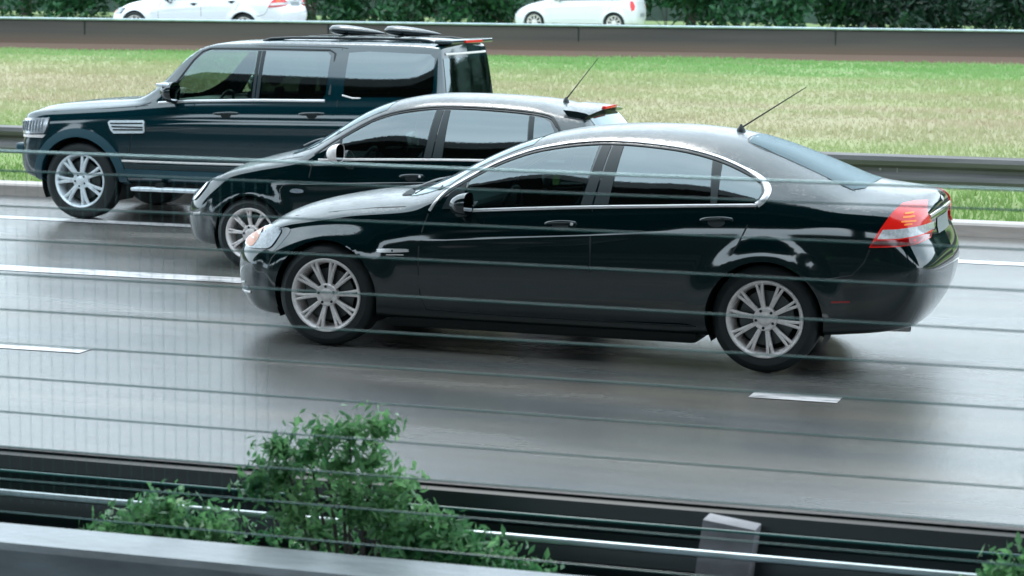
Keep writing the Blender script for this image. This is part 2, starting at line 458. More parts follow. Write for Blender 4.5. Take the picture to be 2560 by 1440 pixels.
# ------------------------------------------------------------------ wheels
def wheel(parent, ax, az, yface, side, rt, rr, style, width=.22, rot=0.):
    w = empty('wheel', (ax, side * yface, az)); w.parent = parent
    s = side
    mb = MB(); W = width
    mb.lathe([(-s * .02, rr - .004), (-s * .004, rr + .004), (0, rr + .014), (0.003 * s, rr + .03), (s * .004, (rr + rt) / 2), (-s * .004, rt - .035), (-s * .016, rt - .014), (-s * .034, rt - .003), (-s * W / 2, rt), (-s * (W - .03), rt - .003), (-s * (W - .01), rt - .02), (-s * W, rr + .02), (-s * W, rr - .01)], 72)
    mb.build('tyre', M['tyre'], w)
    am = M['alloy_bright'] if style == 'suv' else M['alloy']
    mb = MB()
    mb.lathe([(-s * .004, rr + .006), (s * .004, rr + .002), (s * .004, rr - .006), (-s * .004, rr - .014), (-s * .02, rr - .022), (-s * .10, rr - .035), (-s * .2, rr - .03)], 72)
    rim = mb.build('rim', am, w)
    mb = MB(); mb.lathe([(-s * .075, .03), (-s * .075, rr * .72), (-s * .09, rr * .72), (-s * .09, .03)], 40); mb.build('brake_disc', M['disc'], w)
    mb = MB(); mb.lathe([(-s * .16, .0), (-s * .16, rr - .02)], 40); mb.build('wheel_back', M['dark'], w)
    def bar(r0, w0, r1, w1, a, y0, y1, th, bend=0.):
        pr = []; n = 6
        for i in range(n + 1):
            t = i / n; r_ = r0 + (r1 - r0) * t; ww = (w0 + (w1 - w0) * t) / 2; an = a + bend * t * t
            yc = s * (y0 + (y1 - y0) * t + .006 * math.sin(PI * t))
            c, q = math.cos(an), math.sin(an)
            P = lambda e, dy: (r_ * c - e * q, yc + dy, r_ * q + e * c)
            pr += [P(-ww, -s * th), P(-ww, 0), P(-ww * .4, s * .004), P(ww * .4, s * .004), P(ww, 0), P(ww, -s * th)]
        F = [(i * 6 + j, i * 6 + j + 1, (i + 1) * 6 + j + 1, (i + 1) * 6 + j) for i in range(n) for j in range(5)]
        return pr, F
    mb = MB()
    if style == 'sedan': N, spec = 10, [(-.075, .017), (.075, .017)]
    elif style == 'polo': N, spec = 9, [(-.07, .015), (.07, .015)]
    else: N, spec = 7, [(-.12, .026), (.12, .026)]
    for k in range(N):
        a = rot + 2 * PI * k / N
        for da, wd in spec:
            v, f = bar(.045, wd * 1.25, rr - .010, wd, a + da * .55, -.034 if style != 'suv' else -.02, -.012, .022, da * .55)
            mb.add(v, f)
    sp = mb.build('spokes', am, w)
    mb = MB(); hr = .075 if style != 'suv' else .085
    mb.lathe([(-s * .06, hr), (-s * .022, hr), (-s * .012, hr - .008), (-s * .014, .045), (-s * .006, .034), (-s * .004, .02), (-s * .003, 0)], 36); hub = mb.build('hub', am, w)
    mb = MB()
    for k in range(5):
        a = rot + .3 + 2 * PI * k / 5; mb.lathe([(-s * .02, .009), (-s * .008, .009), (-s * .006, .0)], 8, 'y', (.056 * math.cos(a), 0, .056 * math.sin(a)))
    mb.build('wheel_bolts', M['plastic'], hub)
    return w

def soft_box(name, c, d, mat, parent, lvl=2, rot=None, taper=1.):
    """rounded block: cube cage subdivided with creased feel"""
    mb = MB(); mb.box((0, 0, 0), d, rot, taper); o = mb.build(name, mat, parent, loc=c); bevel(o, min(d) * .28, 4); return o

def cabin(parent, x0, x1, ys, zf, belt, rhd=False):
    """seats, dashboard and steering wheel seen dimly through the glass"""
    sc = empty('cabin', (0, 0, 0)); sc.parent = parent
    mb = MB(); mb.box((x0 + .12, 0, belt - .16), (.42, ys * 2 - .1, .26)); o = mb.build('dashboard', M['plastic'], sc); bevel(o, .06, 3)
    for y in (-.37, .37):
        mb = MB(); mb.box((x0 + 1.02, y, belt - .62), (.5, .50, .16)); o = mb.build('seat', M['seat'], sc); bevel(o, .05, 3)
        mb = MB(); mb.box((x0 + 1.32, y, belt - .27), (.13, .48, .62), Matrix.Rotation(R(16), 3, 'Y')); o = mb.build('backrest', M['seat'], sc); bevel(o, .05, 3)
        mb = MB(); mb.box((x0 + 1.42, y, belt + .13), (.09, .26, .17), Matrix.Rotation(R(12), 3, 'Y')); o = mb.build('headrest', M['seat'], sc); bevel(o, .035, 3)
    mb = MB(); mb.box((x0 + 2.0, 0, belt - .58), (.5, ys * 2 - .15, .18)); o = mb.build('rear_seat', M['seat'], sc); bevel(o, .05, 3)
    mb = MB(); mb.box((x0 + 2.3, 0, belt - .25), (.14, ys * 2 - .15, .56), Matrix.Rotation(R(20), 3, 'Y')); o = mb.build('rear_backrest', M['seat'], sc); bevel(o, .05, 3)
    y = .37 if rhd else -.37
    mb = MB(); mb.tube([(x0 + .52 + .12 * math.sin(t) * .5, y + .18 * math.cos(t), belt - .11 + .18 * math.sin(t)) for t in [2 * PI * k / 24 for k in range(24)]], .014, 8, False, True); mb.build('steering_wheel', M['plastic'], sc)
    return sc

def mirror(parent, p, d, mat, side, arm_mat):
    """door mirror: p = centre of shell"""
    m = empty('door_mirror', p); m.parent = parent
    V = []; F = []; nu, nv = 12, 20
    for i in range(nu + 1):
        u = i / nu
        for j in range(nv):
            t = 2 * PI * j / nv; rr = math.sin(PI * min(1, (1 - u) * .5 + .0)) ** .55
            x = -d[0] * (u ** .8) ; y = d[1] / 2 * rr * abs(math.cos(t))**.7 * math.copysign(1, math.cos(t)); z = d[2] / 2 * rr * abs(math.sin(t))**.75 * math.copysign(1, math.sin(t))
            V.append((x + d[0] / 2, y * (1 - .15 * u), z - .012 * u))
    for i in range(nu):
        for j in range(nv): F.append((i * nv + j, i * nv + (j + 1) % nv, (i + 1) * nv + (j + 1) % nv, (i + 1) * nv + j))
    mesh('mirror_shell', V, F, mat, m)
    G = [(d[0] / 2 - .004, y * .92, z * .92) for (x, y, z) in V[:nv]]
    mesh('mirror_glass', G, [tuple(range(nv))], M['shell'], m, False)
    mb = MB(); mb.tube([(0, 0, -d[2] * .38), (0.01, -side * .10, -d[2] * .5), (.02, -side * .17, -d[2] * .55)], [.03, .024, .032], 10); mb.build('mirror_arm', arm_mat, m)
    return m

def handle(shell, parent, x, z, side, mat, L=.2, bright=True):
    h = empty('door_handle', (0, 0, 0)); h.parent = parent
    p, n = shell.hit(x, z, side)
    cup = [(x + .055 * math.cos(t), z - .004 + .030 * math.sin(t)) for t in [2 * PI * k / 20 for k in range(20)]]
    shell.patch('handle_recess', cup, M['rubber'], h, side, .0015, .03)
    pts = []; Ns = []
    for k in range(9):
        t = k / 8; q, nn = shell.hit(x - L / 2 + L * t, z + .004 + .012 * t, side); pts.append(q + nn * (.012 + .028 * math.sin(PI * t) ** .5)); Ns.append(nn)
    mb = MB(); mb.tube(pts, [.007, .011, .0125, .013, .013, .013, .0125, .012, .010], 10, True, False, (Ns, .6)); mb.build('grip', mat, h)
    if bright:
        q, nn = shell.hit(x + L * .40, z + .012, side); mb = MB(); mb.lathe([(side * .0, .011), (side * .008, .010), (side * .011, .006), (side * .012, 0)], 14, 'y', (q.x, q.y + side * .026, q.z)); mb.build('key_lock', M['chrome'], h)
    return h

# ------------------------------------------------------------------ shared car builder
def stations(x0, x1, step=.14):
    e = [0, .006, .02, .045, .08, .13, .2, .29]
    a = [x0 + t for t in e]; b = [x1 - t for t in reversed(e)]
    m = list(np.linspace(a[-1] + step, b[0] - step, max(4, int((b[0] - a[-1] - 2 * step) / step))))
    return a + m + b
def circ_test(ax, az, ra): return lambda c: abs(c[1]) > .52 and math.hypot(c[0] - ax, c[2] - az) < ra
def poly_test(poly, side): return lambda c: c[1] * side > .3 and inside(poly, c[0], c[2])
def top_test(poly, zmin, ny=None): return lambda c: c[2] > zmin(c[0]) and inside(poly, c[0], abs(c[1]) if False else c[1])

def car(name, S, loc):
    root = empty(name, loc); sh = Shell(S)
    regs = []
    for a in S['arches']: regs.append(dict(name=None, test=circ_test(*a), circle=a))
    for side in (-1, 1):
        for g in S['windows']: 
            p = shrink(g, .012); regs.append(dict(name=None, test=poly_test(p, side), poly=p))
    for g, zm in S.get('topglass', []):
        regs.append(dict(name=None, test=(lambda c, g=g, zm=zm: c[2] > zm and inside(g, c[0], c[1])), poly=shrink(g, -.0), axis='top'))
    for side in (-1, 1):
        for i, d in enumerate(S['doors']): regs.append(dict(name='door', test=poly_test(d, side), poly=d))
    for nm, tst in S.get('panels', []): regs.append(dict(name=nm, test=tst))
    ob = sh.split(root, regs, 'body', S['paint'], .028)
    # doors ended up in one object per region, in order side -1 then +1
    doors = ob.get('door', []); body = ob['body'][0]
    for side in (-1, 1):
        for a in S['arches']:
            arch_lip(sh, *a, side, S.get('lipmat', S['paint']), root); liner(*a, side, S['wellw'], S['wellw'] - .32, root)
        for i, g in enumerate(S['windows']):
            sh.patch('side_window', g, S['glassmats'][i], root, side, .0025, .06)
        for line in S['seams']: sh.strip('shut_line', line, .0058, M['rubber'], root, side, .5, -.0005)
    if S.get('open_roof') is None: pass
    return root, sh, doors, body

# ------------------------------------------------------------------ 1. black saloon
def sedan(full=True):
    st = stations(-.87, 3.955)
    ys = ([.0, .80, .90, .96, 1.17, 1.38, 1.46], [.93, .92, .895, .872, .742, .60, .50])
    dlo = spline2([(.705, .918), (.739, .974), (.79, 1.036), (.87, 1.096), (.997, 1.172), (1.113, 1.235), (1.235, 1.286), (1.359, 1.326), (1.544, 1.362), (1.73, 1.382), (1.858, 1.386), (2.032, 1.382), (2.317, 1.358), (2.541, 1.313), (2.712, 1.255), (2.82, 1.205), (2.88, 1.16), (2.898, 1.12), (2.878, 1.07), (2.843, 1.040)], 4)
    belt = [(2.843, 1.040), (2.5, 1.024), (1.795, .988), (1.371, .961), (.985, .934), (.85, .926), (.705, .918)]
    def upto(xa, xb, inset=.03):
        return [(x, z - inset) for x, z in dlo if xa < x < xb and z > 1.0]
    zt_ = lambda x: float(np.interp(x, [p[0] for p in dlo[:-12]], [p[1] for p in dlo[:-12]])) - .030
    zb_ = lambda x: float(np.interp(x, [.705, .985, 1.371, 1.795, 2.843], [.918, .934, .961, .988, 1.04])) + .010
    # glass outlines
    fx = lambda z: 1.712 + (z - .991) / (1.359 - .991) * .062
    fg = [(.935, zb_(.94)), (.925, 1.02), (.955, zt_(.955))] + [(x, zt_(x)) for x in np.linspace(1.0, 1.76, 12)] + [(1.712, zb_(1.71))]
    rg = [(1.900, zb_(1.9)), (1.925, zt_(1.925))] + [(x, zt_(x)) for x in np.linspace(2.0, 2.515, 7)] + [(2.548, zb_(2.54))]
    qg = [(2.596, zb_(2.6)), (2.585, zt_(2.585))] + [(x, zt_(x)) for x in (2.64, 2.70, 2.76, 2.81)] + [(2.852, 1.15), (2.862, 1.11), (2.845, 1.07), (2.81, zb_(2.81))]
    fdoor = [(.713, .925), (.672, .80), (.656, .68), (.654, .55), (.665, .38), (.70, .285), (1.79, .275), (1.803, .685), (1.797, .987), (1.845, 1.378)] + [p for p in reversed(dlo) if .72 < p[0] < 1.845 and p[1] > 1.0 or (p[0] < 1.845 and p[1] > .93)][:]
    rdoor = [(1.845, 1.378), (1.797, .987), (1.803, .685), (1.79, .275), (2.50, .275), (2.53, .40), (2.60, .56), (2.72, .76), (2.79, .90), (2.843, 1.04), (2.80, 1.20), (2.712, 1.255), (2.541, 1.313), (2.317, 1.358), (2.032, 1.382)]
    S = dict(stations=st, ysec=ys, cowl=.72, deck=3.35, sharp=False,
        w=[(-.87, 0), (-.862, .16), (-.845, .32), (-.81, .47), (-.75, .61), (-.66, .73), (-.55, .81), (-.35, .88), (0, .918), (.5, .935), (1.5, .945), (3.0, .945), (3.4, .925), (3.65, .89), (3.78, .845), (3.865, .77), (3.91, .66), (3.935, .50), (3.947, .28), (3.955, 0)],
        zb=[(-.87, .20), (-.5, .16), (0, .17), (.5, .19), (2.5, .19), (3.2, .23), (3.7, .27), (4.02, .30)],
        belt=[(-.87, .60), (-.75, .655), (-.6, .715), (-.4, .775), (-.2, .815), (0, .85), (.4, .895), (.7, .917), (.98, .937), (1.8, .985), (2.84, 1.036), (3.2, 1.045), (3.6, 1.035), (3.85, 1.015), (4.02, .99)],
        inset=[(-.87, .06), (-.3, .10), (.3, .085), (.8, .07), (2.8, .068), (3.4, .085), (4.02, .09)],
        hoody=[(-.87, .40), (-.5, .60), (.25, .62), (.45, .72), (.66, .84), (.8, .84)], decky=[(3.3, .66), (3.6, .68), (4.02, .55)],
        rail=[(-.87, .632), (-.75, .705), (-.6, .775), (-.4, .84), (-.2, .888), (0, .925), (.3, .962), (.5, .965), (.66, .955), (.74, 1.005), (.824, 1.10), (1.0, 1.208), (1.235, 1.318), (1.36, 1.357), (1.54, 1.392), (1.73, 1.412), (1.86, 1.416), (2.03, 1.413), (2.32, 1.39), (2.54, 1.352), (2.71, 1.305), (2.86, 1.25), (3.0, 1.20), (3.2, 1.132), (3.4, 1.085), (3.6, 1.075), (3.8, 1.062), (4.02, 1.04)],
        top=[(-.87, .645), (-.78, .725), (-.65, .795), (-.45, .865), (-.2, .92), (0, .955), (.3, .993), (.44, 1.01), (.7, 1.135), (.95, 1.255), (1.1, 1.322), (1.3, 1.396), (1.5, 1.436), (1.7, 1.458), (1.88, 1.47), (2.17, 1.471), (2.4, 1.458), (2.6, 1.432), (2.75, 1.395), (2.9, 1.348), (3.1, 1.272), (3.3, 1.188), (3.44, 1.14), (3.6, 1.128), (3.75, 1.118), (3.88, 1.105), (4.02, 1.085)],
        nose_fade=-.3, tail_fade=3.55, nose_lean=[(.1, .16), (.2, .09), (.3, .02), (.45, .0), (.55, .0), (.62, .03), (.7, .09), (.8, .14)],
        tail_lean=[(.2, .24), (.27, .17), (.36, .09), (.48, .025), (.6, 0), (.73, .0), (.79, .04), (.84, .085), (.96, .08), (1.04, .085), (1.08, .11), (1.13, .15)],
        arches=[(0, .335, .368), (2.915, .335, .368)], flare=(.17, .026), bulge=.034, shoulder=[(-.87, 1.8), (-.3, 2.4), (.2, 2.2), (.65, 1.2), (1, 1), (4.1, 1)],
        crease=[(.60, .712, 2.4, .86, .007, .020), (.9, .385, 2.4, .42, .008, .018), (3.1, .93, 3.6, .95, .004, .02)],
        windows=[fg, rg, qg], doors=[fdoor, rdoor], paint=M['black'], wellw=.86,
        glassmats=[M['glass1'], M['glass'], M['glass']],
        seams=[[(.700, .90), (.672, .80), (.656, .68), (.654, .55), (.665, .38), (.70, .285)], [(1.845, 1.372), (1.820, 1.18), (1.797, .975), (1.801, .8), (1.803, .6), (1.79, .285)], [(2.84, 1.03), (2.79, .90), (2.745, .80), (2.70, .73)], [(.70, .283), (1.2, .272), (1.79, .270), (2.49, .272)],
               [(-.36, .60), (-.40, .56), (-.425, .50)], [(3.27, .60), (3.36, .62), (3.45, .635), (3.52, .72), (3.55, .80)], [(-.62, .745), (-.5, .785), (-.3, .83), (0, .875), (.3, .915), (.52, .935)]])
    ws = [(.52, -.60), (.44, -.3), (.42, 0), (.44, .3), (.52, .60), (.80, .70), (1.05, .60), (1.28, .53), (1.31, 0), (1.28, -.53), (1.05, -.60), (.80, -.70)]
    rw = [(2.70, -.33), (2.68, 0), (2.70, .33), (2.9, .40), (3.15, .45), (3.36, .49), (3.41, .40), (3.425, 0), (3.41, -.40), (3.36, -.49), (3.15, -.45), (2.9, -.40)]
    S['topglass'] = [(ws, .97), (rw, 1.02)]
    S['panels'] = [('bonnet', lambda c: -.78 < c[0] < .55 and abs(c[1]) < .70 - max(0, -.2 - c[0]) * .25 and c[2] > .70 and c[2] > np.interp(c[0], [-.8, -.5, 0, .5], [.66, .78, .88, .93]) and c[0] < .40 + .25 * abs(c[1])),
                   ('boot_lid', lambda c: c[0] > 3.44 and abs(c[1]) < .66 and c[2] > .83),
                   ('front_bumper', lambda c: c[0] < -.37 and c[2] < .61), ('rear_bumper', lambda c: (c[0] > 3.28 and c[2] < .60) or (c[0] > 3.45 and c[2] < .80) )]
    root, sh, doors, body = car('parked_placeholder', S, (0, 0, 0)); root.name = 'saloon_car'
    T = ((0, 0, 3), (1, 0, 0), (0, 1, 0), (0, 0, -1))
    sh.patch('windscreen', shrink(ws, -.03), M['screen'], root, off=.003, cell=.07, frame=T)
    sh.patch('rear_window', shrink(rw, -.025), M['wetglass'], root, off=.003, cell=.07, frame=T)
    sh.strip('screen_seal', [(.80, -.74), (1.05, -.635), (1.30, -.56), (1.35, 0), (1.30, .56), (1.05, .635), (.80, .74)], .007, M['rubber'], root, k=.4, frame=T)
    sh.strip('screen_seal', spline2([(3.39, -.52), (3.15, -.475), (2.9, -.425), (2.68, -.35), (2.655, 0), (2.68, .35), (2.9, .425), (3.15, .475), (3.39, .52)], 4), .007, M['rubber'], root, k=.4, frame=T)
    # scuttle and wipers
    sc = sh.patch('scuttle', [(.40, -.56), (.33, 0), (.40, .56), (.50, .60), (.43, 0.3), (.415, 0), (.43, -.3), (.50, -.60)], M['seat'], root, off=.004, cell=.08, frame=T)
    for y0, y1 in ((-.5, .12), (.1, .62)):
        mb = MB(); P = []
        for k in range(8):
            t = k / 7; p, n = sh.hit_dir((.44 + .16 * t * (1 - t) + .03, y0 + (y1 - y0) * t, 3), (0, 0, -1)); P.append(p + n * .02)
        mb.tube(P, .008, 6); mb.build('wiper', M['rubber'], root)
    for side in (-1, 1):
        wt = sh.strip('window_trim', [p for p in dlo], [.010 if p[0] < 2.72 else .010 + .012 * min(1, (p[0] - 2.72) / .12) for p in dlo], M['chrome'], root, side, .45, .004)
        sh.strip('belt_trim', list(reversed([(p[0], p[1] - .002) for p in belt if p[0] > .86])), .011, M['chrome'], root, side, .5, .004)
        # black frame inside the bright line
        sh.strip('window_seal', [(x, z - .020) for x, z in dlo if x < 2.84 and z > 1.0], .010, M['rubber'], root, side, .4, .002)
        sh.patch('pillar_cover', [(1.716, zb_(1.72)), (1.779, zt_(1.78)), (1.838, zt_(1.84)), (1.790, zb_(1.79))], M['plastic'], root, side, .004, .06)
        sh.patch('pillar_cover', [(1.802, zb_(1.8)), (1.850, zt_(1.85)), (1.920, zt_(1.92)), (1.896, zb_(1.9))], M['plastic'], root, side, .004, .06)
        sh.patch('pillar_cover', [(2.552, zb_(2.55)), (2.519, zt_(2.52)), (2.581, zt_(2.58)), (2.592, zb_(2.59))], M['plastic'], root, side, .004, .06)
        sh.patch('mirror_base', [(.79, zb_(.79)), (.83, 1.03), (.93, zt_(.93)), (.93, zb_(.93))], M['plastic'], root, side, .005, .05)
    near_front, near_rear, far_front, far_rear = doors[0], doors[1], doors[2], doors[3]
    for side, df, dr in ((-1, near_front, near_rear), (1, far_front, far_rear)):
        handle(sh, df, 1.60, .868, side, M['black2']); handle(sh, dr, 2.60, .932, side, M['black2'], bright=False)
        p, n = sh.hit(.95, .99, side); mirror(df, (.945, side * (abs(p.y) + .13), .985), (.13, .20, .145), M['black2'], side, M['plastic'])
        # fender vent
        b = sh.patch('side_badge', spline2([(.372, .652), (.385, .664), (.57, .672), (.585, .664), (.575, .652), (.39, .640)], 3, True), M['chrome'], root, side, .004, .05, thick=.004)
        sh.patch('badge_mark', [(.47, .650), (.47, .662), (.482, .662), (.482, .650)], M['rubber'], b, side, .0105, .05)
        sh.patch('badge_slot', [(.43, .625), (.435, .631), (.55, .636), (.555, .630)], M['alloy'], root, side, .003, .05)
        # head lamp
        HL = spline2([(-.365, .744), (-.45, .758), (-.55, .737), (-.64, .700), (-.70, .655), (-.71, .620), (-.64, .604), (-.53, .608), (-.430, .622), (-.385, .675)], 3, True)
        h = sh.patch('headlight', HL, M['clear'], root, side, .004, .035, thick=.006)
        sh.patch('indicator', spline2([(-.545, .728), (-.63, .698), (-.69, .652), (-.685, .622), (-.60, .612), (-.555, .66)], 3, True), M['peach'], h, side, .0115, .03)
        sh.patch('lamp_surround', spline2([(-.29, .745), (-.365, .757), (-.385, .69), (-.425, .62), (-.40, .60), (-.335, .665)], 3, True), M['black2'], root, side, .002, .04)
        # tail lamp in three colour bands
        TL = [(3.700, 1.058), (3.655, 1.005), (3.604, .925), (3.570, .862), (3.545, .812), (3.70, .818), (3.80, .828), (3.84, .842), (3.862, .85), (3.858, .93), (3.848, .975), (3.825, 1.045), (3.82, 1.062), (3.76, 1.066)]
        t = sh.patch('tail_light', TL, M['red'], root, side, .004, .03, thick=.007)
        sh.patch('lens_band', [(3.618, .918), (3.59, .864), (3.72, .868), (3.80, .880), (3.862, .892), (3.858, .944), (3.79, .934), (3.70, .922)], M['lens_white'], t, side, .0125, .03)
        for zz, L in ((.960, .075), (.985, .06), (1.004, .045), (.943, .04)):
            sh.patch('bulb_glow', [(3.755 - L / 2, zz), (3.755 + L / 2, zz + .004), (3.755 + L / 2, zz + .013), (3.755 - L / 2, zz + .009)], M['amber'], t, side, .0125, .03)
        sh.patch('lower_lens', [(3.552, .818), (3.70, .824), (3.79, .833), (3.84, .846), (3.86, .856), (3.86, .882), (3.80, .872), (3.72, .860), (3.585, .856)], M['reddark'], t, side, .0122, .03)
        sh.patch('fog_lamp', spline2([(-.70, .335), (-.62, .350), (-.64, .325), (-.72, .305)], 3, True), M['clear'], root, side, .004, .03)
        sh.strip('bumper_trim', [(-.735, .30), (-.68, .302), (-.60, .31)], .008, M['chrome'], root, side, .5, .003)
        sh.strip('lower_grille_trim', [(-.76, .345), (-.72, .36), (-.66, .372)], .006, M['chrome'], root, side, .5, .003)
        sh.patch('side_marker', [(3.33, .478), (3.44, .482), (3.44, .470), (3.33, .466)], M['reddark'], root, side, .003, .05)
    # grille, plates, boot trim
    Fr = ((-3, 0, 0), (0, 1, 0), (0, 0, 1), (1, 0, 0)); Bk = ((7, 0, 0), (0, 1, 0), (0, 0, 1), (-1, 0, 0))
    sh.patch('grille', [(-.36, .60), (.36, .60), (.33, .50), (-.33, .50)], M['plastic'], root, off=.004, cell=.06, frame=Fr)
    sh.patch('lower_grille', [(-.5, .40), (.5, .40), (.45, .25), (-.45, .25)], M['plastic'], root, off=.004, cell=.06, frame=Fr)
    sh.strip('grille_trim', [(-.36, .61), (0, .615), (.36, .61), (.33, .49), (0, .485), (-.33, .49)], .008, M['chrome'], root, k=.6, closed=True, frame=Fr)
    sh.strip('boot_trim', [(-.50, .978), (-.3, .986), (0, .99), (.3, .986), (.50, .978)], .011, M['chrome'], root, k=.6, off=.003, frame=Bk)
    sh.patch('number_plate', [(-.26, .95), (.26, .95), (.26, .85), (-.26, .85)], M['plate'], root, off=.004, cell=.06, frame=Bk)
    sh.patch('boot_badge', spline2([(-.05, 1.05), (0, 1.068), (.05, 1.05), (0, 1.03)], 3, True), M['chrome'], root, off=.004, cell=.04, frame=Bk)
    mb = MB(); mb.box((3.70, 0, .34), (.12, 1.10, .12)); bevel(mb.build('diffuser', M['plastic'], root), .02)
    for y in (-.52, .52):
        mb = MB(); mb.tube([(3.45, y, .28), (3.76, y, .29)], .036, 16, False); mb.tube([(3.76, y, .29), (3.46, y, .28)], .031, 16, False); mb.build('exhaust_pipe', M['chrome'], root)
    # aerial on the roof
    if not full: cabin(root, .55, 3.3, .68, .3, .98)
    mb = MB(); p, n = sh.hit_dir((2.55, 0, 3), (0, 0, -1))
    mb.lathe([(-.01, .035), (.012, .028), (.03, .014), (.045, .006)], 14, 'z', tuple(p)); b = mb.build('aerial', M['rubber'], root)
    mb = MB(); P = [(p.x + .42 * t, 0, p.z + .02 + .275 * t) for t in [k / 24 for k in range(25)]]
    mb.tube(P, [.0055 - .003 * t for t in [k / 24 for k in range(25)]], 8); 
    for k in range(26):
        t = .1 + .85 * k / 26; c = Vector((p.x + .42 * t, 0, p.z + .02 + .275 * t)); dd = Vector((.42, 0, .275)).normalized() * .004
        mb.tube([c - dd, c + dd], .0062 - .003 * t, 6)
    mb.build('aerial_rod', M['rubber'], b)
    # sills, under-body
    mb = MB(); mb.box((1.45, 0, .20), (2.05, 1.70, .10)); bevel(mb.build('underbody', M['dark'], root), .03)
    mb = MB(); mb.tube([(.6, .2, .17), (2.4, .2, .17), (3.6, .45, .24)], .035, 10); mb.build('exhaust_line', M['disc'], root)
    cabin(root, .55, 3.3, .68, .3, .98)
    for ax in (0, 2.915):
        for side in (-1, 1): wheel(root, ax, .338, .905, side, .338, .238, 'sedan', .235, .1 + ax)
    return root, sh, S

def arch_trim(sh, a, side, mat, parent, wd=.085, th=.014, a0=-12, a1=192, n=26):
    ax, az, ra = a; P = [(ax + (ra + .002) * math.cos(R(a0 + (a1 - a0) * k / n)), az + (ra + .002) * math.sin(R(a0 + (a1 - a0) * k / n))) for k in range(n + 1)]
    Q = [(ax + (ra + wd) * math.cos(R(a0 + (a1 - a0) * k / n)), az + (ra + wd) * math.sin(R(a0 + (a1 - a0) * k / n))) for k in range(n + 1)]
    return sh.patch('arch_trim', P + Q[::-1], mat, parent, side, .003, .05, thick=th)

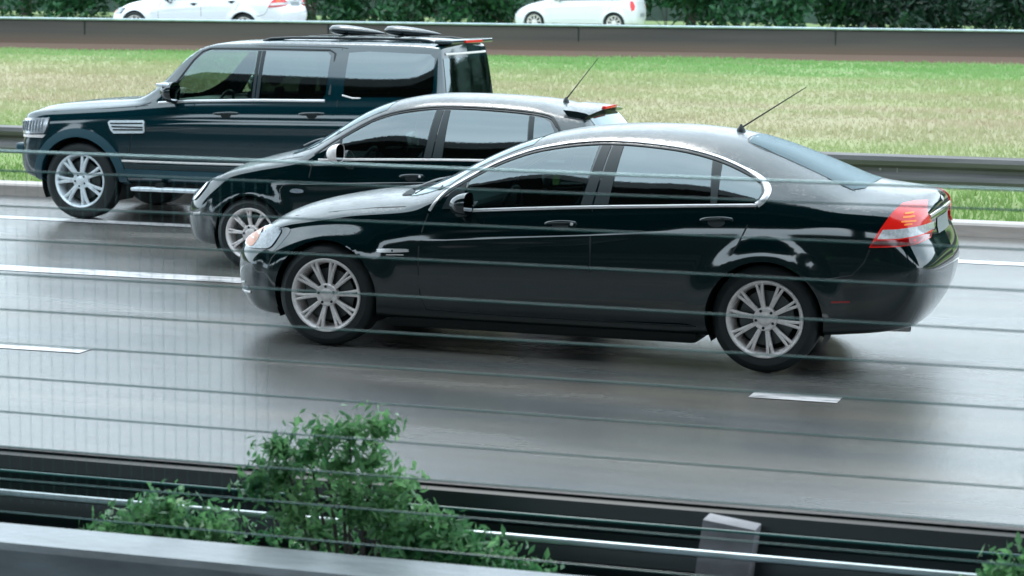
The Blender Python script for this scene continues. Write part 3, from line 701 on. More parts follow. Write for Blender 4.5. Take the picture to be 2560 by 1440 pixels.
# ------------------------------------------------------------------ 2. black hatchback
def polo_spec(paint, glass):
    S = dict(stations=stations(-.78, 3.14, .12), ysec=([0, .8, .9, .97, 1.17, 1.38, 1.47], [.825, .82, .80, .78, .672, .56, .46]), cowl=.52, deck=9,
        w=[(-.78, 0), (-.772, .16), (-.755, .30), (-.72, .44), (-.66, .55), (-.55, .655), (-.4, .735), (-.2, .785), (.2, .812), (1, .825), (2.5, .82), (2.8, .79), (3.0, .73), (3.08, .64), (3.12, .48), (3.135, .25), (3.14, 0)],
        zb=[(-.78, .20), (-.5, .17), (0, .18), (2.5, .19), (3.14, .26)],
        belt=[(-.78, .55), (-.65, .63), (-.5, .715), (-.3, .785), (0, .85), (.4, .905), (.73, .936), (1.65, .966), (2.3, .980), (2.8, .985), (3.14, .965)],
        inset=[(-.78, .05), (-.3, .07), (.5, .05), (3.14, .05)], hoody=[(-.78, .35), (-.4, .50), (.2, .54), (.48, .70), (.6, .70)], decky=[(0, .5), (4, .5)],
        rail=[(-.78, .575), (-.6, .695), (-.4, .78), (-.1, .865), (.2, .935), (.4, .968), (.5, .985), (.6, 1.03), (.763, 1.145), (1.01, 1.295), (1.237, 1.368), (1.52, 1.408), (1.84, 1.415), (2.25, 1.398), (2.5, 1.372), (2.75, 1.34), (3.14, 1.30)],
        top=[(-.78, .59), (-.7, .68), (-.6, .74), (-.4, .82), (-.15, .89), (.1, .955), (.25, .99), (.45, 1.085), (.65, 1.21), (.876, 1.345), (1.16, 1.432), (1.48, 1.470), (1.87, 1.470), (2.2, 1.455), (2.5, 1.430), (2.75, 1.402), (3.14, 1.37)],
        nose_fade=-.25, tail_fade=2.35, nose_lean=[(.1, .10), (.25, .02), (.4, 0), (.5, .01), (.6, .06), (.7, .13), (.8, .2)],
        tail_lean=[(.2, .10), (.3, .03), (.5, 0), (.74, .0), (.8, .03), (.95, .05), (1.1, .15), (1.3, .31), (1.4, .38)],
        arches=[(0, .30, .325), (2.46, .30, .325)], flare=(.14, .020), crease=[(.3, .72, 2.4, .83, .008, .018), (.5, .40, 2.3, .42, .006, .02)],
        paint=paint, wellw=.77, glassmats=[glass, M['glass'], M['glass']])
    top = [(.56, .975), (.66, 1.05), (.763, 1.118), (1.01, 1.266), (1.237, 1.340), (1.523, 1.380), (1.842, 1.386), (2.254, 1.368), (2.49, 1.338), (2.56, 1.29), (2.625, 1.20), (2.69, 1.06), (2.70, 1.0)]
    zt = lambda x: float(np.interp(x, [p[0] for p in top], [p[1] for p in top])) - .028
    zb = lambda x: float(np.interp(x, [.5, .733, 1.656, 2.324, 2.8], [.925, .938, .966, .979, .985])) + .010
    fg = [(.80, zb(.8)), (.79, zt(.79))] + [(x, zt(x)) for x in np.linspace(.85, 1.52, 9)] + [(1.54, zt(1.54)), (1.50, zb(1.5))]
    rg = [(1.672, zb(1.67)), (1.665, zt(1.66))] + [(x, zt(x)) for x in np.linspace(1.75, 2.30, 6)] + [(2.335, zt(2.33)), (2.375, zb(2.37))]
    qg = [(2.43, zb(2.43)), (2.385, zt(2.38)), (2.46, zt(2.46)), (2.52, 1.285), (2.585, 1.19), (2.64, 1.07), (2.645, 1.01), (2.62, zb(2.62))]
    S['windows'] = [fg, rg, qg]; S['top_line'] = top; S['zb_'] = zb; S['zt_'] = zt
    fd = [(.56, .95), (.53, .80), (.52, .5), (.55, .27), (1.58, .26), (1.60, .60), (1.575, .97), (1.61, 1.383)] + [(x, z) for x, z in reversed(top) if x < 1.6]
    rd = [(1.61, 1.383), (1.575, .97), (1.60, .60), (1.58, .26), (2.08, .26), (2.13, .42), (2.22, .58), (2.34, .72), (2.40, .98), (2.36, 1.36), (1.842, 1.386)]
    S['doors'] = [fd, rd]
    S['seams'] = [[(.55, .93), (.53, .80), (.52, .5), (.55, .28)], [(1.61, 1.37), (1.59, 1.15), (1.575, .96), (1.60, .60), (1.58, .27)], [(2.41, .96), (2.35, .75), (2.28, .64)], [(.55, .275), (1.58, .268), (2.08, .268)],
                  [(2.66, 1.385), (2.72, 1.32), (2.80, 1.17), (2.90, .95), (2.93, .8)], [(-.42, .56), (-.36, .52), (-.33, .44)], [(-.55, .70), (-.3, .80), (0, .875), (.3, .93), (.44, .955)]]
    S['panels'] = [('bonnet', lambda c: c[0] < .30 + .2 * abs(c[1]) and abs(c[1]) < .60 and c[2] > .66 and c[2] > np.interp(c[0], [-.8, -.5, 0, .5], [.60, .72, .86, .95])),
                   ('tailgate', lambda c: c[0] > 2.74 and abs(c[1]) < .60 and .70 < c[2]), ('front_bumper', lambda c: c[0] < -.34 and c[2] < .56), ('rear_bumper', lambda c: c[0] > 2.8 and c[2] < .62)]
    S['ws'] = [(.30, -.52), (.24, 0), (.30, .52), (.52, .60), (.80, .57), (1.08, .50), (1.10, 0), (1.08, -.50), (.80, -.57), (.52, -.60)]
    S['topglass'] = [(S['ws'], .93)]
    return S
T = ((0, 0, 3), (1, 0, 0), (0, 1, 0), (0, 0, -1)); FR = ((-3, 0, 0), (0, 1, 0), (0, 0, 1), (1, 0, 0)); BK = ((7, 0, 0), (0, 1, 0), (0, 0, 1), (-1, 0, 0))
def hatchback(loc, paint, detail=True, glass=None, aerial=True):
    S = polo_spec(paint, glass or M['glass1']); root, sh, doors, body = car('hatchback_car', S, loc); top = S['top_line']; zb, zt = S['zb_'], S['zt_']
    sh.patch('windscreen', shrink(S['ws'], -.025), M['screen'], root, off=.003, cell=.07, frame=T)
    sh.patch('rear_window', [(-.50, 1.02), (.50, 1.02), (.44, 1.32), (-.44, 1.32)], M['glass'], root, off=.004, cell=.06, frame=BK)
    dk = spline2(top, 3)
    for side, df, dr in ((-1, doors[0], doors[1]), (1, doors[2], doors[3])):
        sh.strip('window_seal', dk, .011, M['rubber'], root, side, .4, .002); sh.strip('window_seal', [(x, z - .017) for x, z in dk if .75 < x < 2.6], .007, M['rubber'], root, side, .4, .003)
        sh.strip('belt_trim', [(x, zb(x) - .006) for x in np.linspace(.6, 2.68, 16)], .010, M['alloy'] if paint is not M['white'] else M['rubber'], root, side, .5, .003)
        sh.patch('pillar_cover', [(1.508, zb(1.5)), (1.546, zt(1.54)), (1.604, zt(1.6)), (1.572, zb(1.57))], M['plastic'], root, side, .004, .06)
        sh.patch('pillar_cover', [(1.582, zb(1.58)), (1.614, zt(1.61)), (1.660, zt(1.66)), (1.667, zb(1.66))], M['plastic'], root, side, .004, .06)
        sh.patch('pillar_cover', [(2.382, zb(2.38)), (2.340, zt(2.34)), (2.379, zt(2.38)), (2.424, zb(2.42))], M['plastic'], root, side, .004, .06)
        sh.patch('mirror_base', [(.64, zb(.64)), (.68, 1.03), (.785, zt(.785)), (.785, zb(.785))], M['plastic'], root, side, .005, .05)
        h = sh.patch('headlight', spline2([(-.42, .745), (-.50, .715), (-.60, .66), (-.64, .60), (-.635, .545), (-.58, .55), (-.52, .60), (-.46, .67)], 3, True), M['clear'], root, side, .004, .03, thick=.006)
        sh.patch('headlight_rim', spline2([(-.435, .735), (-.46, .67), (-.52, .60), (-.58, .55), (-.57, .57), (-.52, .63), (-.47, .69)], 2, True), M['chrome'], h, side, .012, .03)
        sh.patch('tail_light', [(2.93, .95), (3.00, .95), (3.06, .80), (3.05, .68), (2.98, .66), (2.94, .78)], M['red'], root, side, .004, .03, thick=.006)
        sh.patch('number_lamp', [(-.60, .44), (-.50, .46), (-.50, .44), (-.60, .42)], M['alloy'], root, side, .003, .03)
        if detail:
            handle(sh, df, 1.42, .822, side, M['black2']); handle(sh, dr, 2.20, .85, side, M['black2'])
            sh.patch('side_indicator', spline2([(.372, .668), (.385, .690), (.43, .697), (.48, .688), (.488, .668), (.43, .660)], 3, True), M['clear'], root, side, .004, .03, thick=.008)
            sh.strip('fender_crease', [(.28, .60), (.275, .68), (.30, .718), (.36, .728), (.45, .733)], .006, paint, root, side, .5, .001)
        p, n = sh.hit(.80, 1.0, side); mirror(df, (.775, side * (abs(p.y) + .12), 1.005), (.12, .19, .15), M['alloy'] if paint is not M['white'] else paint, side, M['plastic'])
    mb = MB(); P = [(2.60, 1.418), (2.72, 1.410), (2.82, 1.394), (2.845, 1.382), (2.82, 1.372), (2.74, 1.355), (2.68, 1.33)]
    V = []; F = []; m = 13; k = len(P)
    for i in range(m):
        y = -.53 + 1.06 * i / (m - 1); e = 1 - .12 * abs(y / .53) ** 3
        V += [(2.60 + (x - 2.60) * e, y, z - .035 * abs(y / .53) ** 2.2) for x, z in P]
        if i: F += [((i - 1) * k + j, (i - 1) * k + (j + 1) % k, i * k + (j + 1) % k, i * k + j) for j in range(k)]
    F += [tuple(range(k)), tuple(reversed(range((m - 1) * k, m * k)))]
    sp = mesh('roof_spoiler', V, F, paint, root, True, 35)
    mb = MB(); mb.box((2.84, 0, 1.391), (.035, .34, .024)); bevel(mb.build('brake_light', M['red'], sp), .006)
    sh.patch('grille', [(-.28, .60), (.28, .60), (.26, .52), (-.26, .52)], M['plastic'], root, off=.004, cell=.06, frame=FR)
    sh.patch('lower_grille', [(-.42, .38), (.42, .38), (.38, .25), (-.38, .25)], M['plastic'], root, off=.004, cell=.06, frame=FR)
    sh.patch('number_plate', [(-.24, .60), (.24, .60), (.24, .49), (-.24, .49)], M['plate'], root, off=.008, cell=.06, frame=BK)
    for y0, y1 in ((-.42, .10), (.08, .52)):
        mb = MB(); PP = []
        for k in range(8):
            t = k / 7; p, n = sh.hit_dir((.33 + .16 * t * (1 - t), y0 + (y1 - y0) * t, 3), (0, 0, -1)); PP.append(p + n * .02)
        mb.tube(PP, .008, 6); mb.build('wiper', M['rubber'], root)
    if aerial:
        p, n = sh.hit_dir((2.47, 0, 3), (0, 0, -1)); mb = MB(); mb.lathe([(-.01, .03), (.012, .024), (.03, .012), (.04, .005)], 12, 'z', tuple(p)); b = mb.build('aerial', M['rubber'], root)
        mb = MB(); mb.tube([(p.x + .27 * t, 0, p.z + .02 + .345 * t) for t in (0, .25, .5, .75, 1)], [.006, .005, .0035, .003, .0025], 8); mb.build('aerial_rod', M['rubber'], b)
    mb = MB(); mb.box((1.23, 0, .21), (1.75, 1.48, .10)); bevel(mb.build('underbody', M['dark'], root), .03)
    cabin(root, .35, 2.8, .60, .3, .95)
    for ax in (0, 2.46):
        for side in (-1, 1): wheel(root, ax, .303, .800, side, .303, .212, 'polo', .19, .25 + ax)
    return root, sh

# ------------------------------------------------------------------ 3. dark off-roader
def offroader(loc):
    paint = M['teal']
    S = dict(stations=stations(-.90, 3.97, .13), ysec=([0, 1.0, 1.15, 1.2, 1.46, 1.72, 1.84], [.95, .945, .915, .90, .812, .712, .65]), cowl=.78, deck=9, sharp=True, bulge=.026,
        fracs=[(.03, .05), (.18, .012), (.40, 0), (.62, .0), (.82, .004), (.95, .028)],
        w=[(-.90, 0), (-.895, .30), (-.88, .50), (-.85, .66), (-.78, .79), (-.65, .875), (-.4, .925), (0, .945), (3.0, .95), (3.6, .94), (3.8, .90), (3.89, .83), (3.94, .70), (3.96, .5), (3.968, .25), (3.97, 0)],
        zb=[(-.9, .42), (-.5, .36), (3, .36), (3.97, .42)],
        belt=[(-.9, 1.0), (-.7, 1.045), (-.3, 1.08), (.4, 1.13), (.8, 1.168), (1.2, 1.195), (2.7, 1.228), (3.9, 1.25)],
        inset=[(-.9, .04), (0, .055), (3.97, .05)], hoody=[(-.9, .60), (-.5, .72), (.5, .76), (.72, .86), (.8, .86)], decky=[(0, .5), (5, .5)],
        rail=[(-.9, 1.02), (-.7, 1.075), (-.3, 1.12), (.4, 1.17), (.70, 1.195), (.80, 1.22), (.92, 1.36), (1.02, 1.49), (1.14, 1.64), (1.26, 1.715), (1.4, 1.745), (1.8, 1.757), (3.0, 1.757), (3.6, 1.75), (3.97, 1.735)],
        top=[(-.9, 1.035), (-.8, 1.075), (-.69, 1.10), (-.09, 1.17), (.43, 1.205), (.54, 1.22), (.8, 1.44), (1.0, 1.61), (1.15, 1.725), (1.35, 1.78), (1.75, 1.80), (1.95, 1.83), (3.3, 1.845), (3.7, 1.835), (3.97, 1.81)],
        nose_fade=-.4, tail_fade=3.5, nose_lean=[(.35, .10), (.45, .0), (.7, -.02), (.76, .03), (1.0, .05), (1.06, .09), (1.1, .12)],
        tail_lean=[(.35, .10), (.45, 0), (.75, 0), (.80, .03), (1.2, .05), (1.5, .09), (1.8, .14), (1.9, .15)],
        arches=[(0, .385, .435), (2.885, .385, .435)], flare=(.13, .012), crease=[(.45, .955, 3.4, .995, .012, .018), (.5, .55, 2.6, .56, .010, .03)],
        paint=paint, wellw=.88, glassmats=[M['glass2'], M['glass'], M['glass']])
    fg = [(.93, 1.205), (1.02, 1.335), (1.11, 1.46), (1.20, 1.59), (1.275, 1.665), (1.34, 1.695), (1.85, 1.702), (1.85, 1.236)]
    rg = [(1.935, 1.240), (1.935, 1.702), (2.58, 1.702), (2.62, 1.665), (2.62, 1.30), (2.58, 1.256)]
    qg = [(2.80, 1.32), (2.80, 1.70), (3.0, 1.715), (3.68, 1.70), (3.735, 1.66), (3.755, 1.36), (3.70, 1.30), (2.86, 1.285)]
    S['windows'] = [fg, rg, qg]
    fd = [(.60, 1.15), (.60, .90), (.56, .70), (.56, .45), (1.86, .45), (1.89, .80), (1.89, 1.735), (1.30, 1.72), (1.14, 1.62), (.92, 1.33), (.80, 1.2)]
    rd = [(1.89, 1.735), (1.89, .80), (1.86, .45), (2.40, .45), (2.44, .62), (2.54, .80), (2.70, .92), (2.74, 1.2), (2.72, 1.735)]
    S['doors'] = [fd, rd]
    S['seams'] = [[(.78, 1.18), (.62, 1.13), (.60, .90), (.565, .70), (.56, .45)], [(1.89, 1.73), (1.89, 1.2), (1.89, .80), (1.86, .45)], [(2.72, 1.735), (2.75, 1.2), (2.70, .93), (2.55, .82)], [(1.30, 1.735), (1.9, 1.75), (2.70, 1.75), (2.78, 1.74)], [(-.65, 1.03), (-.3, 1.065), (.3, 1.11), (.75, 1.15)], [(.56, .45), (1.2, .445), (1.86, .45), (2.42, .45)]]
    ws = [(.53, -.66), (.48, 0), (.53, .66), (.80, .76), (.96, .74), (1.18, .69), (1.17, 0), (1.18, -.69), (.96, -.74), (.80, -.76)]
    S['topglass'] = [(ws, 1.19)]
    S['panels'] = [('bonnet', lambda c: c[0] < .5 and abs(c[1]) < .86 and c[2] > np.interp(c[0], [-.9, -.3, .5], [.985, 1.06, 1.12])), ('tailgate', lambda c: c[0] > 3.78 and abs(c[1]) < .70 and c[2] > .80), ('front_bumper', lambda c: c[0] < -.35 and c[2] < .78), ('rear_bumper', lambda c: c[0] > 3.3 and c[2] < .72)]
    fx = lambda x: x * .91 if x < 0 else (x if x < 3.3 else 3.3 + (x - 3.3) * .86)
    for k in ('w', 'zb', 'belt', 'inset', 'hoody', 'decky', 'rail', 'top'): S[k] = [(fx(a), b) for a, b in S[k]]
    S['stations'] = stations(-.90 * .91, fx(3.97), .13); S['windows'] = [fg, rg, [(fx(a), b) for a, b in qg]]; S['tail_fade'] = 3.4
    root, sh, doors, body = car('off_road_car', S, loc)
    sh.patch('windscreen', shrink(ws, -.03), M['glass2'], root, off=.003, cell=.08, frame=T)
    sh.patch('rear_window', [(-.70, 1.27), (.70, 1.27), (.66, 1.66), (-.66, 1.66)], M['glass'], root, off=.004, cell=.07, frame=BK)
    for side, df, dr in ((-1, doors[0], doors[1]), (1, doors[2], doors[3])):
        for a in S['arches']: arch_trim(sh, a, side, M['flare'], root)
        sh.strip('belt_trim', [(.86, 1.178), (1.2, 1.205), (1.9, 1.230), (2.62, 1.243)], .014, M['chrome'], root, side, .5, .004)
        sh.strip('window_seal', [(.90, 1.21), (1.00, 1.335), (1.09, 1.46), (1.18, 1.60), (1.26, 1.685), (1.34, 1.715), (1.9, 1.722), (2.6, 1.722), (2.66, 1.69), (2.66, 1.30)], .011, M['rubber'], root, side, .4, .003)
        sh.strip('window_seal', [(2.79, 1.30), (2.9, 1.275), (3.72, 1.288)], .008, M['alloy'], root, side, .5, .003)
        sh.patch('pillar_cover', [(1.855, 1.24), (1.855, 1.70), (1.884, 1.70), (1.884, 1.24)], M['plastic'], root, side, .004, .08)
        sh.patch('pillar_cover', [(1.896, 1.24), (1.896, 1.70), (1.930, 1.70), (1.930, 1.24)], M['plastic'], root, side, .004, .08)
        handle(sh, df, 1.60, 1.085, side, M['black2'], .26, False); handle(sh, dr, 2.50, 1.105, side, M['black2'], .26, False)
        v = sh.patch('side_vent', [(.335, .975), (.36, .995), (.72, 1.006), (.735, .99), (.735, .895), (.72, .88), (.40, .868), (.365, .90)], M['alloy_bright'], root, side, .004, .04, thick=.012)
        for zz in (.905, .935, .965): sh.strip('vent_slot', [(.40 - (zz - .9) * .5, zz), (.72, zz + .008)], .007, M['rubber'], v, side, .6, .018)
        h = sh.patch('headlight', [(-.325, 1.000), (-.58, .985), (-.74, .965), (-.765, .83), (-.56, .835), (-.385, .845), (-.35, .90)], M['lampbowl'], root, side, .005, .04, thick=.014)
        for k in range(9):
            x = -.39 - .038 * k; sh.strip('lamp_rib', [(x, .985 - .012 * k * .4), (x - .012, .92), (x - .02, .86)], .009, M['clear'], h, side, .7, .024)
        sh.patch('lamp_base', [(-.37, .832), (-.765, .818), (-.765, .795), (-.40, .80)], M['alloy'], root, side, .004, .04, thick=.008)
        sh.patch('tail_light', [(3.71, 1.20), (3.79, 1.20), (3.82, .85), (3.73, .85)], M['red'], root, side, .004, .04, thick=.01)
        p, n = sh.hit(1.0, 1.27, side); mm = mirror(df, (1.03, side * (abs(p.y) + .16), 1.30), (.16, .24, .19), M['black2'], side, M['plastic'])
        mb = MB(); mb.box((1.02, side * (abs(p.y) + .16), 1.365), (.14, .2, .03)); bevel(mb.build('mirror_cap', M['alloy_bright'], mm, loc=(-1.03, -side * (abs(p.y) + .16), -1.30)), .012)
        sh.patch('lower_cladding', [(.47, .44), (2.42, .44), (2.40, .52), (.50, .52)], M['flare'], root, side, .003, .08, thick=.01)
        sh.strip('side_trim', [(.48, .60), (1.2, .60), (2.4, .61)], .010, M['alloy'], root, side, .5, .003)
        mb = MB(); mb.box((1.44, side * .99, .335), (1.62, .15, .035)); st = mb.build('side_step', M['alloy_bright'], root); bevel(st, .014, 3)
        for x in (.9, 1.95): mb = MB(); mb.box((x, side * .90, .37), (.05, .2, .05)); mb.build('step_bracket', M['dark'], st)
        P = []
        for x, dz in [(1.80, -.004), (1.88, .014), (2.1, .018), (2.5, .018), (3.0, .018), (3.42, .018), (3.52, .012), (3.60, -.004)]:
            p, n = sh.hit_dir((x, side * .48, 3), (0, 0, -1)); P.append((p.x, p.y, p.z + dz))
        mb = MB(); mb.tube(P, .014, 8); mb.build('roof_rail', M['plastic'], root)
    for x in (2.60, 3.18):
        mb = MB(); mb.tube([(x, -.47, 1.850), (x, 0, 1.868), (x, .47, 1.850)], .010, 8); cb = mb.build('roof_bar', M['plastic'], root)
        for y in (-.25,):
            V = []; F = []; n = 14; m = 14
            for i in range(n + 1):
                u = i / n; r = (math.sin(PI * u ** .55)) ** .7 if 0 < u < 1 else 0
                V += [(x - .20 + .60 * u, y + .11 * r * math.cos(2 * PI * j / m), 1.915 - .035 * u + .05 * r * math.sin(2 * PI * j / m)) for j in range(m)]
                if i: F += [((i - 1) * m + j, (i - 1) * m + (j + 1) % m, i * m + (j + 1) % m, i * m + j) for j in range(m)]
            mesh('bar_pod', V, F, M['black2'], cb)
    mb = MB(); mb.box((3.72, 0, 1.815), (.18, 1.25, .04)); sp = mb.build('roof_spoiler', paint, root); bevel(sp, .018, 3)
    mb = MB(); mb.box((3.815, 0, 1.815), (.02, .5, .022)); mb.build('brake_light', M['red'], sp)
    sh.strip('tailgate_trim', [(y, 1.70) for y in np.linspace(-.6, .6, 9)], .012, M['alloy'], root, off=.004, frame=BK)
    sh.patch('grille', [(-.55, 1.0), (.55, 1.0), (.52, .84), (-.52, .84)], M['alloy'], root, off=.006, cell=.06, frame=FR, thick=.01)
    for zz in (.87, .91, .95, .98): sh.strip('grille_slot', [(-.5, zz), (0, zz), (.5, zz)], .010, M['rubber'], root, k=.5, off=.016, frame=FR)
    sh.patch('number_plate', [(-.26, 1.10), (.26, 1.10), (.26, .98), (-.26, .98)], M['plate'], root, off=.010, cell=.06, frame=BK)
    mb = MB(); mb.box((-.69, 0, .68), (.22, 1.56, .10)); bevel(mb.build('bumper_lip', M['flare'], root), .035, 4)
    mb = MB(); mb.box((1.44, 0, .40), (2.0, 1.66, .14)); bevel(mb.build('underbody', M['dark'], root), .03)
    mb = MB(); mb.tube([(.0, -.75, .385), (0, .75, .385)], .05, 10); mb.tube([(2.885, -.75, .385), (2.885, .75, .385)], .05, 10); mb.tube([(.3, -.2, .36), (2.9, .1, .36)], .045, 8); mb.build('axles', M['dark'], root)
    cabin(root, .80, 3.0, .74, .5, 1.22)
    for ax in (0, 2.885):
        for side in (-1, 1): wheel(root, ax, .385, .925, side, .385, .268, 'suv', .255, .45 + ax)
    return root, sh

# ------------------------------------------------------------------ a seated driver
def driver(loc, seat_z, xs, label, shirt, hair=(.01, .008, .006)):
    """hips over the cushion, hands closed on the wheel rim; xs = wheel centre x, seat_z = cushion top"""
    root = empty('person', loc)
    hx, hz_ = xs + .50, seat_z + .10
    J = [((hx, 0, hz_), .14), ((hx + .05, 0, hz_ + .22), .125), ((hx + .09, 0, hz_ + .42), .14), ((hx + .09, 0, hz_ + .53), .06), ((hx + .07, 0, hz_ + .59), .055)]
    E_ = [(0, 1), (1, 2), (2, 3), (3, 4)]
    for s_ in (-1, 1):
        b = len(J); J += [((hx + .08, s_ * .17, hz_ + .47), .062), ((hx - .10, s_ * .23, hz_ + .25), .047), ((xs + .09, s_ * .17, hz_ + .33), .034), ((xs + .03, s_ * .165, hz_ + .35), .028)]; E_ += [(2, b), (b, b + 1), (b + 1, b + 2), (b + 2, b + 3)]
        b = len(J); J += [((hx - .04, s_ * .10, hz_ - .01), .085), ((hx - .42, s_ * .13, hz_ + .06), .062), ((hx - .62, s_ * .12, hz_ - .26), .045), ((hx - .74, s_ * .12, hz_ - .28), .035)]; E_ += [(0, b), (b, b + 1), (b + 1, b + 2), (b + 2, b + 3)]
    me = bpy.data.meshes.new('body'); me.from_pydata([j[0] for j in J], E_, []); o = link('body', me, root, shirt, False)
    md = o.modifiers.new('skin', 'SKIN'); 
    for i, sv in enumerate(me.skin_vertices[0].data): sv.radius = (J[i][1], J[i][1] * (1.15 if i < 3 else 1)); sv.use_root = (i == 0)
    sb = o.modifiers.new('sub', 'SUBSURF'); sb.levels = 2; sb.render_levels = 2
    # head with nose, brow, chin, ears
    V = []; F = []; nu, nv = 18, 24; c = Vector((hx + .03, 0, hz_ + .71))
    for i in range(nu + 1):
        t = PI * i / nu
        for j in range(nv):
            a = 2 * PI * j / nv; x, y, z = -math.sin(t) * math.cos(a), math.sin(t) * math.sin(a), math.cos(t)
            X = x * .098; Y_ = y * .074 * (1 - .22 * max(0, -z)); Z = z * .122
            if x < -.5: 
                X -= .022 * math.exp(-((z + .12) / .16) ** 2 - (y / .16) ** 2); X += .010 * math.exp(-((z - .05) / .1) ** 2 - ((abs(y) - .35) / .18) ** 2); X -= .006 * math.exp(-((z + .45) / .08) ** 2 - (y / .3) ** 2)
            if abs(y) > .9 and abs(z) < .3: Y_ *= 1.12
            V.append((c.x + X, Y_, c.z + Z))
    for i in range(nu):
        for j in range(nv): F.append((i * nv + j, i * nv + (j + 1) % nv, (i + 1) * nv + (j + 1) % nv, (i + 1) * nv + j))
    mesh('head', V, F, M['skin'], root)
    H = [(c.x + (p[0] - c.x) * 1.08 + .006, p[1] * 1.09, c.z + (p[2] - c.z) * 1.07 + .004) for p in V]
    HF = [f for f in F if all((H[q][2] - c.z) > .035 or (H[q][0] - c.x) > .02 and (H[q][2] - c.z) > -.06 for q in f)]
    mesh('hair', H, HF, pbr('hair', hair, .6), root)
    for s_ in (-1, 1):
        hp = Vector((xs + .02, s_ * .165, hz_ + .355)); mb = MB(); mb.lathe([(-.035, .001), (-.03, .02), (0, .028), (.03, .024), (.038, .001)], 10, 'z', tuple(hp)); hd = mb.build('hand', M['skin'], root)
        for k in range(4):
            z = hp.z + .030 - .019 * k; L = (.036, .041, .039, .030)[k]
            mb = MB(); mb.tube([(hp.x - .012, hp.y, z), (hp.x - .030, hp.y - s_ * .006, z), (hp.x - .034, hp.y - s_ * (.006 + L * .6), z - .003), (hp.x - .018, hp.y - s_ * (.008 + L * .9), z - .004)], [.0095, .009, .0085, .007], 7); mb.build('finger', M['skin'], hd)
        mb = MB(); mb.tube([(hp.x + .01, hp.y - s_ * .01, hp.z + .02), (hp.x - .005, hp.y - s_ * .03, hp.z + .035), (hp.x - .02, hp.y - s_ * .035, hp.z + .04)], [.011, .010, .008], 7); mb.build('thumb', M['skin'], hd)
    return tag(root, label, 'person')

# ------------------------------------------------------------------ camera
cam = bpy.data.cameras.new('camera'); co = bpy.data.objects.new('camera', cam); COL.objects.link(co)
scn.camera = co
CP = Vector((5.6284, -14.6052, 2.3742)); yaw, pitch, roll, f = .3073, .133, .0108, 5686.33
Fw = Vector((-math.sin(yaw) * math.cos(pitch), math.cos(yaw) * math.cos(pitch), -math.sin(pitch))); Rt = Vector((math.cos(yaw), math.sin(yaw), 0)); Up = Rt.cross(Fw)
R2 = Rt * math.cos(roll) + Up * math.sin(roll); U2 = -Rt * math.sin(roll) + Up * math.cos(roll)
mtx = Matrix((R2, U2, -Fw)).transposed().to_4x4(); mtx.translation = CP; co.matrix_world = mtx
cam.sensor_width = 36; cam.lens = f / 2560 * 36; cam.clip_start = .1; cam.clip_end = 3000
cam.dof.use_dof = True; cam.dof.focus_distance = 14.3; cam.dof.aperture_fstop = 5.0

# ------------------------------------------------------------------ light: bright wet overcast day
w = bpy.data.worlds.new('World'); scn.world = w; w.use_nodes = True; nt = w.node_tree; nt.nodes.clear()
SUN_EL, SUN_AZ = R(62), R(-35)
sky = nd(nt, 'ShaderNodeTexSky', sky_type='NISHITA'); sky.sun_disc = False; sky.sun_elevation = SUN_EL; sky.sun_rotation = SUN_AZ
sky.dust_density = 4.; sky.air_density = 1.2
hs = nd(nt, 'ShaderNodeHueSaturation'); hs.inputs['Saturation'].default_value = .30
nt.links.new(sky.outputs[0], hs.inputs['Color'])
tc = nd(nt, 'ShaderNodeTexCoord'); mp = nd(nt, 'ShaderNodeMapping'); mp.inputs['Scale'].default_value = (1, 1, 3); nt.links.new(tc.outputs['Generated'], mp.inputs[0])
cl = noise(nt, mp.outputs[0], 1.6, 5, .55, .4)
cr = ramp(nt, cl, [(.28, (.72, .78, .84)), (.5, (1., 1.0, 1.02)), (.72, (1.35, 1.28, 1.27))])
mu = mix(nt, 1., hs.outputs[0], cr, 'MULTIPLY')
# thick cloud evens the sky out: blend with a flat veil
veil = mix(nt, .80, mu, (20.8, 25.6, 28.2, 1))
veil = mix(nt, 1., veil, cr, 'MULTIPLY')
bg = nd(nt, 'ShaderNodeBackground'); bg.inputs['Strength'].default_value = .12; nt.links.new(veil, bg.inputs[0])
ow = nd(nt, 'ShaderNodeOutputWorld'); nt.links.new(bg.outputs[0], ow.inputs[0])
sl = bpy.data.lights.new('sun', 'SUN'); sl.energy = .8; sl.angle = R(14); sl.color = (1., .97, .93)
so = bpy.data.objects.new('sun', sl); COL.objects.link(so)
d = Vector((math.sin(SUN_AZ) * math.cos(SUN_EL), math.cos(SUN_AZ) * math.cos(SUN_EL), math.sin(SUN_EL)))
so.rotation_euler = d.to_track_quat('Z', 'Y').to_euler()
scn.view_settings.view_transform = 'Standard'; scn.view_settings.look = 'None'; scn.view_settings.exposure = 0
scn.render.engine = 'CYCLES'; scn.cycles.max_bounces = 6; scn.cycles.transparent_max_bounces = 16; scn.cycles.use_denoising = True
scn.cycles.sample_clamp_indirect = 8; scn.cycles.blur_glossy = .3

